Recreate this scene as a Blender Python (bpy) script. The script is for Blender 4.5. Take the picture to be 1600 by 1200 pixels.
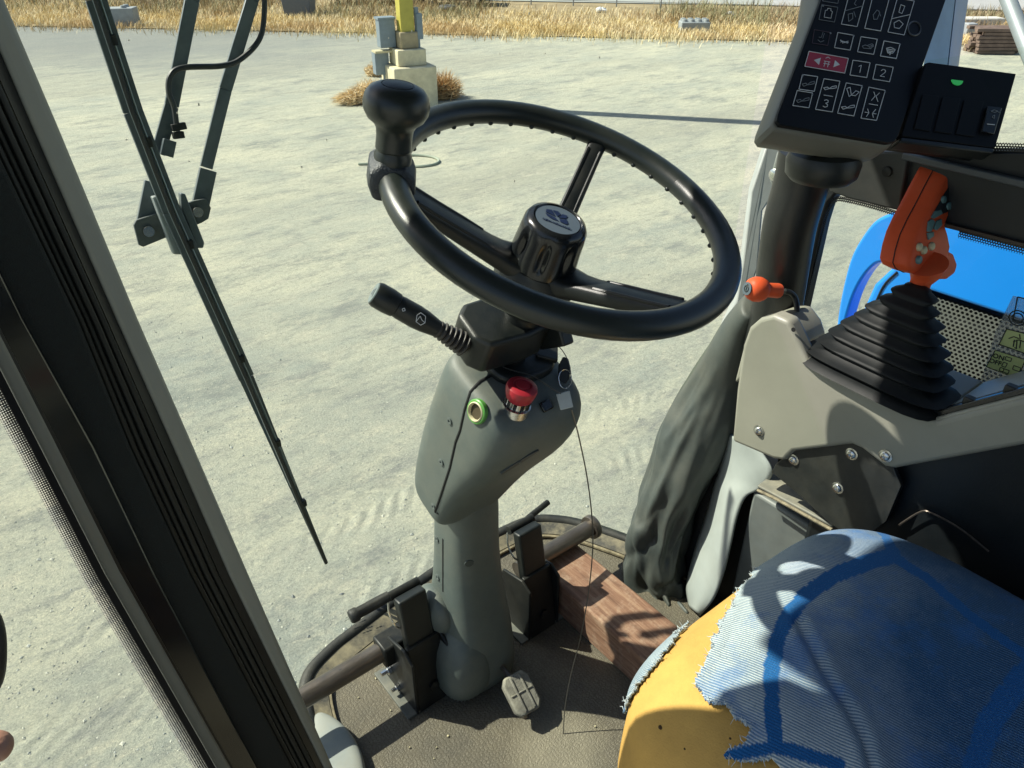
import bpy, bmesh, math, random
import numpy as np
from mathutils import Vector, Matrix
random.seed(7); rng = np.random.default_rng(7)
SC = bpy.context.scene
COL = SC.collection
for o in list(bpy.data.objects): bpy.data.objects.remove(o)

# ------------------------------------------------------------------ camera, sky, sun, exposure
# World frame = cab frame: +X cab right, +Y cab forward, z = 0 on the cab floor; the yard lies 2.3 m below.
GZ = -2.3
FPX, PITCH, YAW, EYE = 1180.0, math.radians(32), math.radians(38.6), 1.25
def _rz(v, a):
    c, s = math.cos(a), math.sin(a); return np.array([c*v[0]-s*v[1], s*v[0]+c*v[1], v[2]])
FW = _rz(np.array([0, math.cos(PITCH), -math.sin(PITCH)]), -YAW)
UP = _rz(np.array([0, math.sin(PITCH), math.cos(PITCH)]), -YAW)
RT = _rz(np.array([1.0, 0, 0]), -YAW)
EYEP = np.array([0, 0, EYE])
cam_d = bpy.data.cameras.new('camera'); cam = bpy.data.objects.new('camera', cam_d); COL.objects.link(cam)
cam_d.sensor_width = 36; cam_d.lens = FPX/1600*36; cam_d.clip_start = 0.02; cam_d.clip_end = 900
cam.matrix_world = Matrix(((RT[0], UP[0], -FW[0], 0), (RT[1], UP[1], -FW[1], 0), (RT[2], UP[2], -FW[2], EYE), (0, 0, 0, 1)))
SC.camera = cam
AZ, EL = math.radians(38), math.radians(47)          # sun: 38 deg left of cab forward, 47 deg up
world = bpy.data.worlds.new('World'); SC.world = world; world.use_nodes = True
wn = world.node_tree; bg = wn.nodes['Background']
sky = wn.nodes.new('ShaderNodeTexSky'); sky.sky_type = 'NISHITA'; sky.sun_disc = False
sky.sun_elevation = EL; sky.sun_rotation = -AZ; sky.air_density = 1.0; sky.dust_density = 1.2
wn.links.new(sky.outputs[0], bg.inputs[0]); bg.inputs[1].default_value = 0.085
sl = bpy.data.lights.new('sun', 'SUN'); sl.energy = 4.6; sl.angle = math.radians(0.55); sl.color = (1.0, 0.95, 0.84)
so = bpy.data.objects.new('sun', sl); COL.objects.link(so); so.location = (-20, 30, 40)
TOSUN = Vector((-math.sin(AZ)*math.cos(EL), math.cos(AZ)*math.cos(EL), math.sin(EL)))
so.rotation_euler = TOSUN.to_track_quat('Z', 'Y').to_euler()
SC.view_settings.view_transform = 'Standard'; SC.view_settings.look = 'None'
SC.view_settings.exposure = 0.70; SC.view_settings.gamma = 1.0; SC.view_settings.use_curve_mapping = False
SC.render.engine = 'CYCLES'
SC.cycles.max_bounces = 8; SC.cycles.transparent_max_bounces = 24; SC.cycles.caustics_reflective = False; SC.cycles.caustics_refractive = False

# ------------------------------------------------------------------ measuring helpers (photo sight lines -> real places)
def ray(x, y): return RT*((x-800)/FPX)+UP*((600-y)/FPX)+FW
def at(x, y, d): return EYEP+ray(x, y)*d                     # at depth d
def onz(x, y, z): r = ray(x, y); return EYEP+r*((z-EYE)/r[2])  # on the level z
def onx(x, y, X): r = ray(x, y); return EYEP+r*(X/r[0])
def ony(x, y, Y): r = ray(x, y); return EYEP+r*(Y/r[1])
def onp(x, y, p, n): r = ray(x, y); return EYEP+r*(np.dot(np.asarray(p)-EYEP, n)/np.dot(r, n))
def G(x, y): return onz(x, y, GZ)
def nrm(v): v = np.asarray(v, float); return v/np.linalg.norm(v)
def V(*a): return np.array(a, float)

# ------------------------------------------------------------------ materials
MATS = {}
def mat(name, col, rough=0.5, var=0.12, scale=25, bump=0.0, bscale=300, metal=0.0, spec=0.5, dust=None, dust_amt=0.5, coat=0.0, rvar=0.1, emit=0, stretch=None):
    if name in MATS: return MATS[name]
    m = bpy.data.materials.new(name); m.use_nodes = True; t = m.node_tree; N, L = t.nodes, t.links
    b = N['Principled BSDF']
    tc = N.new('ShaderNodeTexCoord'); mp = N.new('ShaderNodeMapping'); L.new(tc.outputs['Object'], mp.inputs[0])
    if stretch: mp.inputs['Scale'].default_value = stretch
    n1 = N.new('ShaderNodeTexNoise'); n1.inputs['Scale'].default_value = scale; n1.inputs['Detail'].default_value = 6; n1.inputs['Roughness'].default_value = 0.65
    L.new(mp.outputs[0], n1.inputs['Vector'])
    rmp = N.new('ShaderNodeValToRGB'); L.new(n1.outputs['Fac'], rmp.inputs[0])
    c = np.array(col[:3])
    rmp.color_ramp.elements[0].position = 0.3; rmp.color_ramp.elements[1].position = 0.7
    rmp.color_ramp.elements[0].color = (*np.clip(c*(1-var), 0, 1), 1); rmp.color_ramp.elements[1].color = (*np.clip(c*(1+var), 0, 1), 1)
    out = rmp.outputs[0]
    if dust is not None:
        n3 = N.new('ShaderNodeTexNoise'); n3.inputs['Scale'].default_value = scale*0.45; n3.inputs['Detail'].default_value = 9; n3.inputs['Roughness'].default_value = 0.7
        L.new(tc.outputs['Object'], n3.inputs['Vector'])
        r3 = N.new('ShaderNodeMapRange'); r3.inputs[1].default_value = 0.42; r3.inputs[2].default_value = 0.72; r3.inputs[4].default_value = dust_amt
        L.new(n3.outputs['Fac'], r3.inputs[0])
        geo = N.new('ShaderNodeNewGeometry'); sx = N.new('ShaderNodeSeparateXYZ'); L.new(geo.outputs['Normal'], sx.inputs[0])
        mr = N.new('ShaderNodeMapRange'); mr.inputs[1].default_value = -0.2; mr.inputs[2].default_value = 1.0; mr.inputs[3].default_value = 0.25; L.new(sx.outputs['Z'], mr.inputs[0])
        mu = N.new('ShaderNodeMath'); mu.operation = 'MULTIPLY'; L.new(r3.outputs[0], mu.inputs[0]); L.new(mr.outputs[0], mu.inputs[1])
        mx = N.new('ShaderNodeMix'); mx.data_type = 'RGBA'; L.new(mu.outputs[0], mx.inputs[0]); L.new(out, mx.inputs[6]); mx.inputs[7].default_value = (*dust, 1)
        out = mx.outputs[2]
    L.new(out, b.inputs['Base Color'])
    rr = N.new('ShaderNodeMapRange'); rr.inputs[3].default_value = max(0.02, rough-rvar); rr.inputs[4].default_value = min(1, rough+rvar)
    L.new(n1.outputs['Fac'], rr.inputs[0]); L.new(rr.outputs[0], b.inputs['Roughness'])
    b.inputs['Metallic'].default_value = metal; b.inputs['Specular IOR Level'].default_value = spec; b.inputs['Coat Weight'].default_value = coat
    if bump:
        n2 = N.new('ShaderNodeTexNoise'); n2.inputs['Scale'].default_value = bscale; n2.inputs['Detail'].default_value = 3
        L.new(mp.outputs[0], n2.inputs['Vector'])
        bp = N.new('ShaderNodeBump'); bp.inputs['Strength'].default_value = bump; bp.inputs['Distance'].default_value = 0.002
        L.new(n2.outputs['Fac'], bp.inputs['Height']); L.new(bp.outputs[0], b.inputs['Normal'])
    if emit:
        b.inputs['Emission Color'].default_value = (*col[:3], 1); b.inputs['Emission Strength'].default_value = emit
    MATS[name] = m; return m
DUSTC = (0.33, 0.30, 0.22)
BLK = mat('black_plastic', (0.0075, 0.0105, 0.0105), 0.42, bump=0.15, bscale=900, dust=DUSTC, dust_amt=0.07)
WHEELM = mat('steering_wheel_plastic', (0.015, 0.0205, 0.019), 0.33, var=0.06, bump=0.10, bscale=1400, rvar=0.06, dust=DUSTC, dust_amt=0.06)
GLOSS = mat('gloss_black_plastic', (0.012, 0.014, 0.015), 0.2, var=0.1, rvar=0.08)
SCREENM = mat('membrane_black', (0.005, 0.006, 0.008), 0.55, var=0.2, rvar=0.05, spec=0.18)
GREY = mat('grey_column_plastic', (0.090, 0.112, 0.105), 0.50, var=0.14, scale=13, bump=0.16, bscale=1100, dust=DUSTC, dust_amt=0.55, rvar=.14)
LGREY = mat('light_grey_vinyl', (0.36, 0.40, 0.385), 0.5, var=0.10, scale=8, bump=0.1, bscale=600, dust=DUSTC, dust_amt=0.4)
CLOTH = mat('grey_vinyl_gaiter', (0.052, 0.064, 0.061), 0.55, var=0.18, scale=12, bump=0.2, bscale=500, dust=DUSTC, dust_amt=0.35)
BEIGE = mat('beige_painted_panel', (0.265, 0.265, 0.22), 0.42, var=0.08, scale=7, bump=0.10, bscale=900, dust=(.42, .40, .32), dust_amt=0.45, rvar=.12)
PILLAR = mat('grey_beige_pillar_paint', (0.29, 0.305, 0.265), 0.5, var=0.05, scale=6, bump=0.08, bscale=900)
DARKP = mat('dark_trim_panel', (0.006, 0.009, 0.011), 0.45, var=0.25, scale=10, bump=0.1, dust=DUSTC, dust_amt=0.07)
RUBBER = mat('black_rubber', (0.011, 0.013, 0.013), 0.6, var=0.25, scale=30, bump=0.3, bscale=500, dust=DUSTC, dust_amt=0.15)
SPECK = mat('speckled_rubber', (0.006, 0.0105, 0.0105), 0.8, var=0.5, scale=260, bump=0.5, bscale=900)
STEEL = mat('worn_steel_tube', (0.14, 0.125, 0.11), 0.38, var=0.5, scale=22, metal=0.75, bump=0.25, bscale=200, dust=(0.22, 0.16, 0.10), dust_amt=0.5, stretch=(0.35, 1, 1))
BRIGHT = mat('bright_zinc', (0.62, 0.62, 0.60), 0.25, var=0.1, metal=1.0)
GALV = mat('galvanised_steel', (0.25, 0.295, 0.29), 0.5, var=0.12, scale=14, metal=0.25, bump=0.05)
ORANGE = mat('orange_plastic', (0.70, 0.10, 0.032), 0.5, var=0.10, scale=14, bump=0.15, bscale=700, spec=0.25, dust=(.5, .3, .2), dust_amt=.18)
RED = mat('red_plastic', (0.36, 0.018, 0.03), 0.4, var=0.1, bump=0.1)
REDKEY = mat('red_membrane', (0.42, 0.02, 0.045), 0.4)
WHITE = mat('white_print', (0.72, 0.74, 0.74), 0.5)
DIMW = mat('faded_white_print', (0.22, 0.24, 0.25), 0.5)
TEAL = mat('teal_keypad_print', (0.12, 0.24, 0.25), 0.45)
CREAM = mat('cream_button', (0.55, 0.50, 0.32), 0.5)
TAGM = mat('grey_tag_plastic', (0.45, 0.49, 0.48), 0.45)
SILVER = mat('silver_emblem_plate', (0.085, 0.115, 0.14), 0.5, var=0.05)
NAVY = mat('navy_emblem_print', (0.008, 0.016, 0.05), 0.4)
GREEN = mat('green_ring_plastic', (0.10, 0.32, 0.06), 0.4)
LED = mat('green_lamp_lens', (0.05, 0.55, 0.12), 0.3, emit=0.16)
BLUE = mat('blue_bodywork_paint', (0.016, 0.30, 0.95), 0.3, var=0.04, scale=3, coat=0.4, dust=DUSTC, dust_amt=0.08)
GRILLE = mat('grey_grille_paint', (0.14, 0.15, 0.135), 0.55, var=0.12, dust=DUSTC, dust_amt=0.4)
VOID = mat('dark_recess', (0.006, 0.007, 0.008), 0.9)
YELLOW = mat('yellow_post_paint', (0.46, 0.40, 0.075), 0.55, var=0.12, scale=4, bump=0.1, bscale=60)
CONC = mat('weathered_concrete', (0.62, 0.56, 0.39), 0.9, var=0.18, scale=5, bump=0.5, bscale=80)
CONCG = mat('grey_concrete', (0.30, 0.33, 0.34), 0.9, var=0.15, scale=4, bump=0.4, bscale=60)
BOXG = mat('blue_grey_steel_box', (0.20, 0.25, 0.29), 0.5, var=0.12, scale=8)
STICKY = mat('yellow_green_sticker', (0.88, 0.95, 0.40), 0.45, var=0.05)
_t = STICKY.node_tree; _p = _t.nodes['Principled BSDF']; _tr = _t.nodes.new('ShaderNodeBsdfTranslucent'); _tr.inputs[0].default_value = (.65, .75, .2, 1); _mx = _t.nodes.new('ShaderNodeMixShader'); _mx.inputs[0].default_value = .12
_t.links.new(_p.outputs[0], _mx.inputs[1]); _t.links.new(_tr.outputs[0], _mx.inputs[2]); _t.links.new(_mx.outputs[0], _t.nodes['Material Output'].inputs[0])
INK = mat('black_print', (0.02, 0.025, 0.02), 0.5)
FOAM = mat('yellow_seat_foam', (0.56, 0.335, 0.088), 0.8, var=0.16, scale=11, bump=0.35, bscale=420, spec=0.3, dust=(.22, .13, .045), dust_amt=.45)
SKIN = mat('skin', (0.42, 0.22, 0.15), 0.5, var=0.1, bump=0.2, bscale=500)
ROOFM = mat('roof_lining', (0.10, 0.105, 0.10), 0.8)
BRUSH = mat('tumbleweed_stem', (0.56, 0.38, 0.19), 0.9, var=0.3, scale=6)
TIMBER = mat('grey_timber', (0.16, 0.115, 0.085), 0.85, var=0.35, scale=6)
WIRE = mat('seal_wire', (0.14, 0.14, 0.135), 0.35, metal=0.8)
HOSE = mat('green_hose', (0.33, 0.37, 0.29), 0.7)
DUSTGLASS = None

def glass_clear():
    m = bpy.data.materials.new('windscreen_glass'); m.use_nodes = True; t = m.node_tree
    t.nodes.remove(t.nodes['Principled BSDF']); tr = t.nodes.new('ShaderNodeBsdfTransparent'); tr.inputs[0].default_value = (0.92, 0.96, 0.90, 1)
    t.links.new(tr.outputs[0], t.nodes['Material Output'].inputs[0]); return m
def glass_shine(name, tint, rough=0.02, strength=1.0):
    m = bpy.data.materials.new(name); m.use_nodes = True; t = m.node_tree; N, L = t.nodes, t.links
    N.remove(N['Principled BSDF']); tr = N.new('ShaderNodeBsdfTransparent'); tr.inputs[0].default_value = (*tint, 1)
    gl = N.new('ShaderNodeBsdfGlossy'); gl.inputs['Roughness'].default_value = rough; gl.inputs[0].default_value = (1, 1, 1, 1)
    fr = N.new('ShaderNodeFresnel'); fr.inputs[0].default_value = 1.45; mu = N.new('ShaderNodeMath'); mu.operation = 'MULTIPLY'; mu.inputs[1].default_value = strength
    mx = N.new('ShaderNodeMixShader'); L.new(fr.outputs[0], mu.inputs[0]); L.new(mu.outputs[0], mx.inputs[0]); L.new(tr.outputs[0], mx.inputs[1]); L.new(gl.outputs[0], mx.inputs[2])
    L.new(mx.outputs[0], N['Material Output'].inputs[0]); return m
CLEAR = glass_clear()
PANE = glass_shine('side_glass', (0.80, 0.86, 0.84), 0.02, 0.5)
def frit_mat(name, nu, r0, r1, aspect=True):
    """black ceramic print fading out in rows of round gaps; UV.x = 0 at the solid side; UV in dot units"""
    m = bpy.data.materials.new(name); m.use_nodes = True; t = m.node_tree; N, L = t.nodes, t.links
    b = N['Principled BSDF']; b.inputs['Base Color'].default_value = (0.006, 0.007, 0.008, 1); b.inputs['Roughness'].default_value = 0.45
    uv = N.new('ShaderNodeUVMap'); sp = N.new('ShaderNodeSeparateXYZ'); L.new(uv.outputs[0], sp.inputs[0])
    def M(op, a, bb=None):
        n = N.new('ShaderNodeMath'); n.operation = op
        for i, x in enumerate((a, bb)):
            if x is None: continue
            if isinstance(x, (int, float)): n.inputs[i].default_value = x
            else: L.new(x, n.inputs[i])
        return n.outputs[0]
    row = M('FLOOR', sp.outputs[0]); odd = M('MODULO', row, 2.0); vv = M('ADD', sp.outputs[1], M('MULTIPLY', odd, 0.5))
    fu = M('SUBTRACT', M('FRACT', sp.outputs[0]), 0.5); fv = M('SUBTRACT', M('FRACT', vv), 0.5)
    d = M('SQRT', M('ADD', M('MULTIPLY', fu, fu), M('MULTIPLY', fv, fv)))
    rad = M('ADD', M('MULTIPLY', M('DIVIDE', row, float(nu)), r1-r0), r0)
    hole = M('LESS_THAN', d, rad)
    tr = N.new('ShaderNodeBsdfTransparent'); mx = N.new('ShaderNodeMixShader')
    L.new(hole, mx.inputs[0]); L.new(b.outputs[0], mx.inputs[1]); L.new(tr.outputs[0], mx.inputs[2]); L.new(mx.outputs[0], N['Material Output'].inputs[0])
    return m
FRIT = frit_mat('halftone_glass_edge', 6, 0.16, 0.50)
FRITS = frit_mat('fine_halftone_glass_edge', 4, 0.16, 0.5)

# ------------------------------------------------------------------ mesh helpers
class B:
    """collects vertices and faces in world coordinates"""
    def __init__(s): s.v = []; s.f = []; s.uv = None
    def add(s, vs, fs):
        k = len(s.v); s.v += [tuple(map(float, p)) for p in vs]; s.f += [tuple(i+k for i in f) for f in fs]; return s
    def box(s, c, h, ax=None):
        c = V(*c); ax = np.eye(3) if ax is None else np.asarray(ax)
        p = [c+ax[0]*h[0]*i+ax[1]*h[1]*j+ax[2]*h[2]*k for k in (-1, 1) for j in (-1, 1) for i in (-1, 1)]
        return s.add(p, [(0, 2, 3, 1), (4, 5, 7, 6), (0, 1, 5, 4), (2, 6, 7, 3), (0, 4, 6, 2), (1, 3, 7, 5)])
    def bar(s, a, b, w, h, up=(0, 0, 1)):
        a, b = V(*a), V(*b); d = nrm(b-a); u = nrm(np.cross(d, up)); t = np.cross(u, d)
        return s.box((a+b)/2, (np.linalg.norm(b-a)/2, w/2, h/2), (d, u, t))
    def prism(s, pts, vec):
        pts = [V(*p) for p in pts]; vec = V(*vec); n = len(pts)
        fs = [tuple(range(n))[::-1], tuple(range(n, 2*n))]+[(i, (i+1) % n, n+(i+1) % n, n+i) for i in range(n)]
        return s.add(pts+[p+vec for p in pts], fs)
    def loft(s, rings, cap=(True, True), closed=True):
        n = len(rings[0]); vs = [p for r in rings for p in r]; fs = []
        for i in range(len(rings)-1):
            for j in range(n if closed else n-1):
                k = (j+1) % n; fs.append((i*n+j, i*n+k, (i+1)*n+k, (i+1)*n+j))
        if cap[0]: fs.append(tuple(range(n))[::-1])
        if cap[1]: fs.append(tuple((len(rings)-1)*n+j for j in range(n)))
        return s.add(vs, fs)
    def tube(s, pts, r, seg=12, cap=True):
        pts = [V(*p) for p in pts]; n = len(pts); rs = r if hasattr(r, '__len__') else [r]*n; rings = []; up = None
        for i in range(n):
            t = nrm(pts[min(i+1, n-1)]-pts[max(i-1, 0)])
            if up is None: up = nrm(np.cross(t, (0.3, 0.5, 0.81) if abs(t[2]) < 0.95 else (1, 0, 0)))
            u = nrm(up-t*np.dot(up, t)); up = u; w = np.cross(t, u)
            rings.append([pts[i]+rs[i]*(math.cos(a)*u+math.sin(a)*w) for a in np.arange(seg)*2*math.pi/seg])
        return s.loft(rings, (cap, cap))
    def lathe(s, o, ax, prof, seg=32, wob=None, cap=True):
        """prof: (radius, distance along ax)"""
        o, ax = V(*o), nrm(ax); u = nrm(np.cross(ax, (0.1, 0.9, 0.3))); w = np.cross(ax, u); rings = []
        for (r, h) in prof:
            rings.append([o+ax*h+r*(1 if wob is None else wob(a, h))*(math.cos(a)*u+math.sin(a)*w) for a in np.arange(seg)*2*math.pi/seg])
        return s.loft(rings, (cap, cap))
    def ball(s, c, r, ax=None, seg=16, rows=10):
        c = V(*c); r = V(*(r if hasattr(r, '__len__') else (r,)*3)); ax = np.eye(3) if ax is None else np.asarray(ax); rings = []
        for i in range(1, rows):
            p = math.pi*i/rows
            rings.append([c+ax[0]*r[0]*math.sin(p)*math.cos(a)+ax[1]*r[1]*math.sin(p)*math.sin(a)+ax[2]*r[2]*math.cos(p) for a in np.arange(seg)*2*math.pi/seg])
        return s.loft(rings)
    def obj(s, name, m, parent=None, smooth=True, bevel=0, bseg=2, sub=0, origin=None, angle=40, solid=0):
        me = bpy.data.meshes.new(name)
        root = parent
        while root is not None and root.parent is not None: root = root.parent
        if root is not None: o0 = V(*root.location)
        elif origin is not None: o0 = V(*origin)
        else:
            a = np.array(s.v); o0 = V((a[:, 0].min()+a[:, 0].max())/2, (a[:, 1].min()+a[:, 1].max())/2, a[:, 2].min())
        me.from_pydata([tuple(V(*p)-o0) for p in s.v], [], s.f)
        if s.uv is not None:
            ul = me.uv_layers.new(name='UVMap')
            for l in me.loops: ul.data[l.index].uv = s.uv[l.vertex_index]
        bm = bmesh.new(); bm.from_mesh(me); bmesh.ops.recalc_face_normals(bm, faces=bm.faces); bm.to_mesh(me); bm.free()
        me.materials.append(m)
        o = bpy.data.objects.new(name, me); COL.objects.link(o)
        if parent is None: o.location = o0
        else: o.parent = parent
        if smooth:
            me.polygons.foreach_set('use_smooth', [True]*len(me.polygons))
            if not sub: me.set_sharp_from_angle(angle=math.radians(angle))
        if solid:
            md = o.modifiers.new('thickness', 'SOLIDIFY'); md.thickness = solid; md.offset = 0
        if bevel:
            md = o.modifiers.new('edge', 'BEVEL'); md.width = bevel; md.segments = bseg; md.limit_method = 'ANGLE'; md.angle_limit = math.radians(35); md.use_clamp_overlap = True
        if sub:
            md = o.modifiers.new('round', 'SUBSURF'); md.levels = sub; md.render_levels = sub
        return o
def tag(o, label, cat=None, group=None, kind=None):
    if label: o['label'] = label
    if cat: o['category'] = cat
    if group: o['group'] = group
    if kind: o['kind'] = kind
    return o
def empty(name, loc, label, cat, group=None):
    o = bpy.data.objects.new(name, None); COL.objects.link(o); o.location = tuple(map(float, loc)); o.empty_display_size = 0.05
    return tag(o, label, cat, group)
def struct(o): o['kind'] = 'structure'; return o
def bez(pts, n=12):
    """Catmull-Rom through the points"""
    P = [V(*p) for p in pts]; P = [2*P[0]-P[1]]+P+[2*P[-1]-P[-2]]; out = []
    for i in range(1, len(P)-2):
        for t in np.arange(n)/n:
            a, b, c, d = P[i-1], P[i], P[i+1], P[i+2]
            out.append(0.5*((2*b)+(c-a)*t+(2*a-5*b+4*c-d)*t*t+(3*b-a-3*c+d)*t**3))
    out.append(P[-2]); return out
def text(name, s, size, p, u, v, m, parent, ext=0.0002):
    cu = bpy.data.curves.new(name, 'FONT'); cu.body = s; cu.size = size; cu.align_x = 'CENTER'; cu.align_y = 'CENTER'; cu.extrude = ext; cu.offset = size*.018; cu.resolution_u = 3
    t0 = bpy.data.objects.new(name, cu); COL.objects.link(t0); me = bpy.data.meshes.new_from_object(t0.evaluated_get(bpy.context.evaluated_depsgraph_get())); bpy.data.objects.remove(t0)
    me.name = name; me.materials.clear(); me.materials.append(m); o = bpy.data.objects.new(name, me); COL.objects.link(o)
    u = nrm(u); v = nrm(V(*v)-u*np.dot(v, u)); w = np.cross(u, v); root = parent
    while root.parent is not None: root = root.parent
    q = V(*p)-V(*root.location)
    o.parent = parent
    o.matrix_local = Matrix(((u[0], v[0], w[0], q[0]), (u[1], v[1], w[1], q[1]), (u[2], v[2], w[2], q[2]), (0, 0, 0, 1)))
    return o
def copy_tree(o, parent=None, delta=None):
    c = o.copy(); COL.objects.link(c); c.parent = parent
    for ch in list(o.children): copy_tree(ch, c)
    if delta is not None: c.location = tuple(V(*o.location)+V(*delta))
    return c

from mathutils.bvhtree import BVHTree
def finder(o):
    """for a finished object: point and outward normal where a sight line first meets it"""
    bpy.context.view_layer.update(); t = BVHTree.FromObject(o, bpy.context.evaluated_depsgraph_get()); m = V(*o.matrix_world.translation)
    def hit(x, y):
        p, n, i, d = t.ray_cast(Vector(EYEP-m), Vector(nrm(ray(x, y))))
        if p is None: p, n, i, d = t.find_nearest(Vector(at(x, y, 1.15)-m))
        n = V(*n); p = V(*p)+m; return p, (n if n@(EYEP-p) > 0 else -n)
    return hit
# ================================================================== THE YARD OUTSIDE
E0_, E1_ = G(0, 43), G(1180, 66); ED_ = nrm(E1_-E0_); EO_ = V(-ED_[1], ED_[0], 0); EO_ = EO_ if np.dot(EO_, FW) > 0 else -EO_
def ground_material():
    m = bpy.data.materials.new('gravel_yard'); m.use_nodes = True; t = m.node_tree; N, L = t.nodes, t.links; b = N['Principled BSDF']
    tc = N.new('ShaderNodeTexCoord')
    def noise(scale, det=6, rough=0.6, st=None, rot=0):
        mp = N.new('ShaderNodeMapping'); L.new(tc.outputs['Object'], mp.inputs[0])
        if st: mp.inputs['Scale'].default_value = st
        mp.inputs['Rotation'].default_value = (0, 0, rot)
        n = N.new('ShaderNodeTexNoise'); n.inputs['Scale'].default_value = scale; n.inputs['Detail'].default_value = det; n.inputs['Roughness'].default_value = rough
        L.new(mp.outputs[0], n.inputs['Vector']); return n.outputs['Fac']
    def ramp(f, p0, p1, c0=(0, 0, 0, 1), c1=(1, 1, 1, 1)):
        r = N.new('ShaderNodeValToRGB'); L.new(f, r.inputs[0]); r.color_ramp.elements[0].position = p0; r.color_ramp.elements[1].position = p1
        r.color_ramp.elements[0].color = c0; r.color_ramp.elements[1].color = c1; return r.outputs[0]
    def mixc(f, a, c):
        x = N.new('ShaderNodeMix'); x.data_type = 'RGBA'; L.new(f, x.inputs[0])
        for i, q in ((6, a), (7, c)):
            if isinstance(q, tuple): x.inputs[i].default_value = q
            else: L.new(q, x.inputs[i])
        return x.outputs[2]
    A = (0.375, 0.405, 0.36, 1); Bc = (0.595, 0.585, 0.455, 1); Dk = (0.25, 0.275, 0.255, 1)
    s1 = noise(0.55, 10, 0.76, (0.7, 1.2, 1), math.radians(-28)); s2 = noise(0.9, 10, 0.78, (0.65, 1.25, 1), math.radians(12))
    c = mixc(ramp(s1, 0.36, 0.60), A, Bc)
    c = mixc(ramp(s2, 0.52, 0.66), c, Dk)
    c = mixc(ramp(noise(0.16, 5, .6, (0.5, 1.6, 1), math.radians(-35)), 0.50, 0.68), c, (0.41, 0.41, 0.335, 1))
    c = mixc(ramp(noise(5, 8, 0.8), 0.52, 0.78), c, (0.58, 0.555, 0.44, 1))
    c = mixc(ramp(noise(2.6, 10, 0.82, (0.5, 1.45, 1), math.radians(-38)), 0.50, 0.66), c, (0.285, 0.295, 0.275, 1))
    c = mixc(ramp(noise(3.4, 10, 0.82, (0.55, 1.4, 1), math.radians(-30)), 0.53, 0.68), c, (0.64, 0.61, 0.475, 1))
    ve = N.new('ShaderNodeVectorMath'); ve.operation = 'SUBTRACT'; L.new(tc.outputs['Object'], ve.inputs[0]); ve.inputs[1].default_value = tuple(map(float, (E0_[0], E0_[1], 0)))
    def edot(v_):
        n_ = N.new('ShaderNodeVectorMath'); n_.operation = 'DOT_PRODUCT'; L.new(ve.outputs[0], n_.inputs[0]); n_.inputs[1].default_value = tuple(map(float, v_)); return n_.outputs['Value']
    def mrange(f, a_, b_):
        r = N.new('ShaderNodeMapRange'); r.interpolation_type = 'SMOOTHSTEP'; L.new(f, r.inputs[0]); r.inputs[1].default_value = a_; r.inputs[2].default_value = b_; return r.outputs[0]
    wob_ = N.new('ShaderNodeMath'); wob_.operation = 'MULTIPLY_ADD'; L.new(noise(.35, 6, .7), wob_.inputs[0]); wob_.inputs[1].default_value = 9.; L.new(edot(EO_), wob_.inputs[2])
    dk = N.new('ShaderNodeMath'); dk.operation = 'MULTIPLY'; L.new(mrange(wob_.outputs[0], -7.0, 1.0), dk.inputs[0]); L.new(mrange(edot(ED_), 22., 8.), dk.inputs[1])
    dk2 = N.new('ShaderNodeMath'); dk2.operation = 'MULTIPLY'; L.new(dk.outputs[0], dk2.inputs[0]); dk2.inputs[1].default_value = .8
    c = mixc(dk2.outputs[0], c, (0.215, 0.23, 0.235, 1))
    c = mixc(ramp(noise(16, 10, 0.9), 0.50, 0.64), c, (0.30, 0.315, 0.285, 1))
    c = mixc(ramp(noise(21, 10, 0.9), 0.54, 0.68), c, (0.64, 0.625, 0.50, 1))
    g = noise(75, 6, 0.9); c2 = N.new('ShaderNodeMix'); c2.data_type = 'RGBA'; c2.blend_type = 'MULTIPLY'; c2.inputs[0].default_value = 0.85
    L.new(c, c2.inputs[6]); L.new(ramp(g, 0.36, 0.64, (0.60, 0.63, 0.65, 1), (1.26, 1.23, 1.16, 1)), c2.inputs[7])
    L.new(c2.outputs[2], b.inputs['Base Color']); b.inputs['Roughness'].default_value = 0.95; b.inputs['Specular IOR Level'].default_value = 0.2
    def M(op, a, bb=None, cc=None):
        n = N.new('ShaderNodeMath'); n.operation = op
        for i, x in enumerate((a, bb, cc)):
            if x is None: continue
            if isinstance(x, (int, float)): n.inputs[i].default_value = x
            else: L.new(x, n.inputs[i])
        return n.outputs[0]
    h = M('MULTIPLY_ADD', noise(1.7, 8, 0.75), 0.10, M('MULTIPLY_ADD', noise(11, 9, 0.85), .35, noise(48, 8, 0.95)))
    # tyre tracks: pairs of lugged ruts pressed into the gravel
    def track(px0, px1, w, lug):
        nonlocal h
        p0, p1 = G(*px0), G(*px1); d = nrm(p1-p0); q = V(-d[1], d[0], 0)
        nw = noise(.35, 2); 
        mpv = N.new('ShaderNodeVectorMath'); mpv.operation = 'SUBTRACT'; L.new(tc.outputs['Object'], mpv.inputs[0]); mpv.inputs[1].default_value = (p0[0], p0[1], 0)
        def dot(v_):
            n_ = N.new('ShaderNodeVectorMath'); n_.operation = 'DOT_PRODUCT'; L.new(mpv.outputs[0], n_.inputs[0]); n_.inputs[1].default_value = tuple(v_); return n_.outputs['Value']
        al, ac = dot(d), M('MULTIPLY_ADD', nw, .8, dot(q))
        ab = M('ABSOLUTE', ac); mask = N.new('ShaderNodeMapRange'); mask.interpolation_type = 'SMOOTHSTEP'; L.new(ab, mask.inputs[0]); mask.inputs[1].default_value = w; mask.inputs[2].default_value = w*.55; mask.inputs[3].default_value = 0; mask.inputs[4].default_value = 1
        lg = M('SINE', M('MULTIPLY_ADD', ab, lug*.9, M('MULTIPLY', al, lug)))
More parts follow.
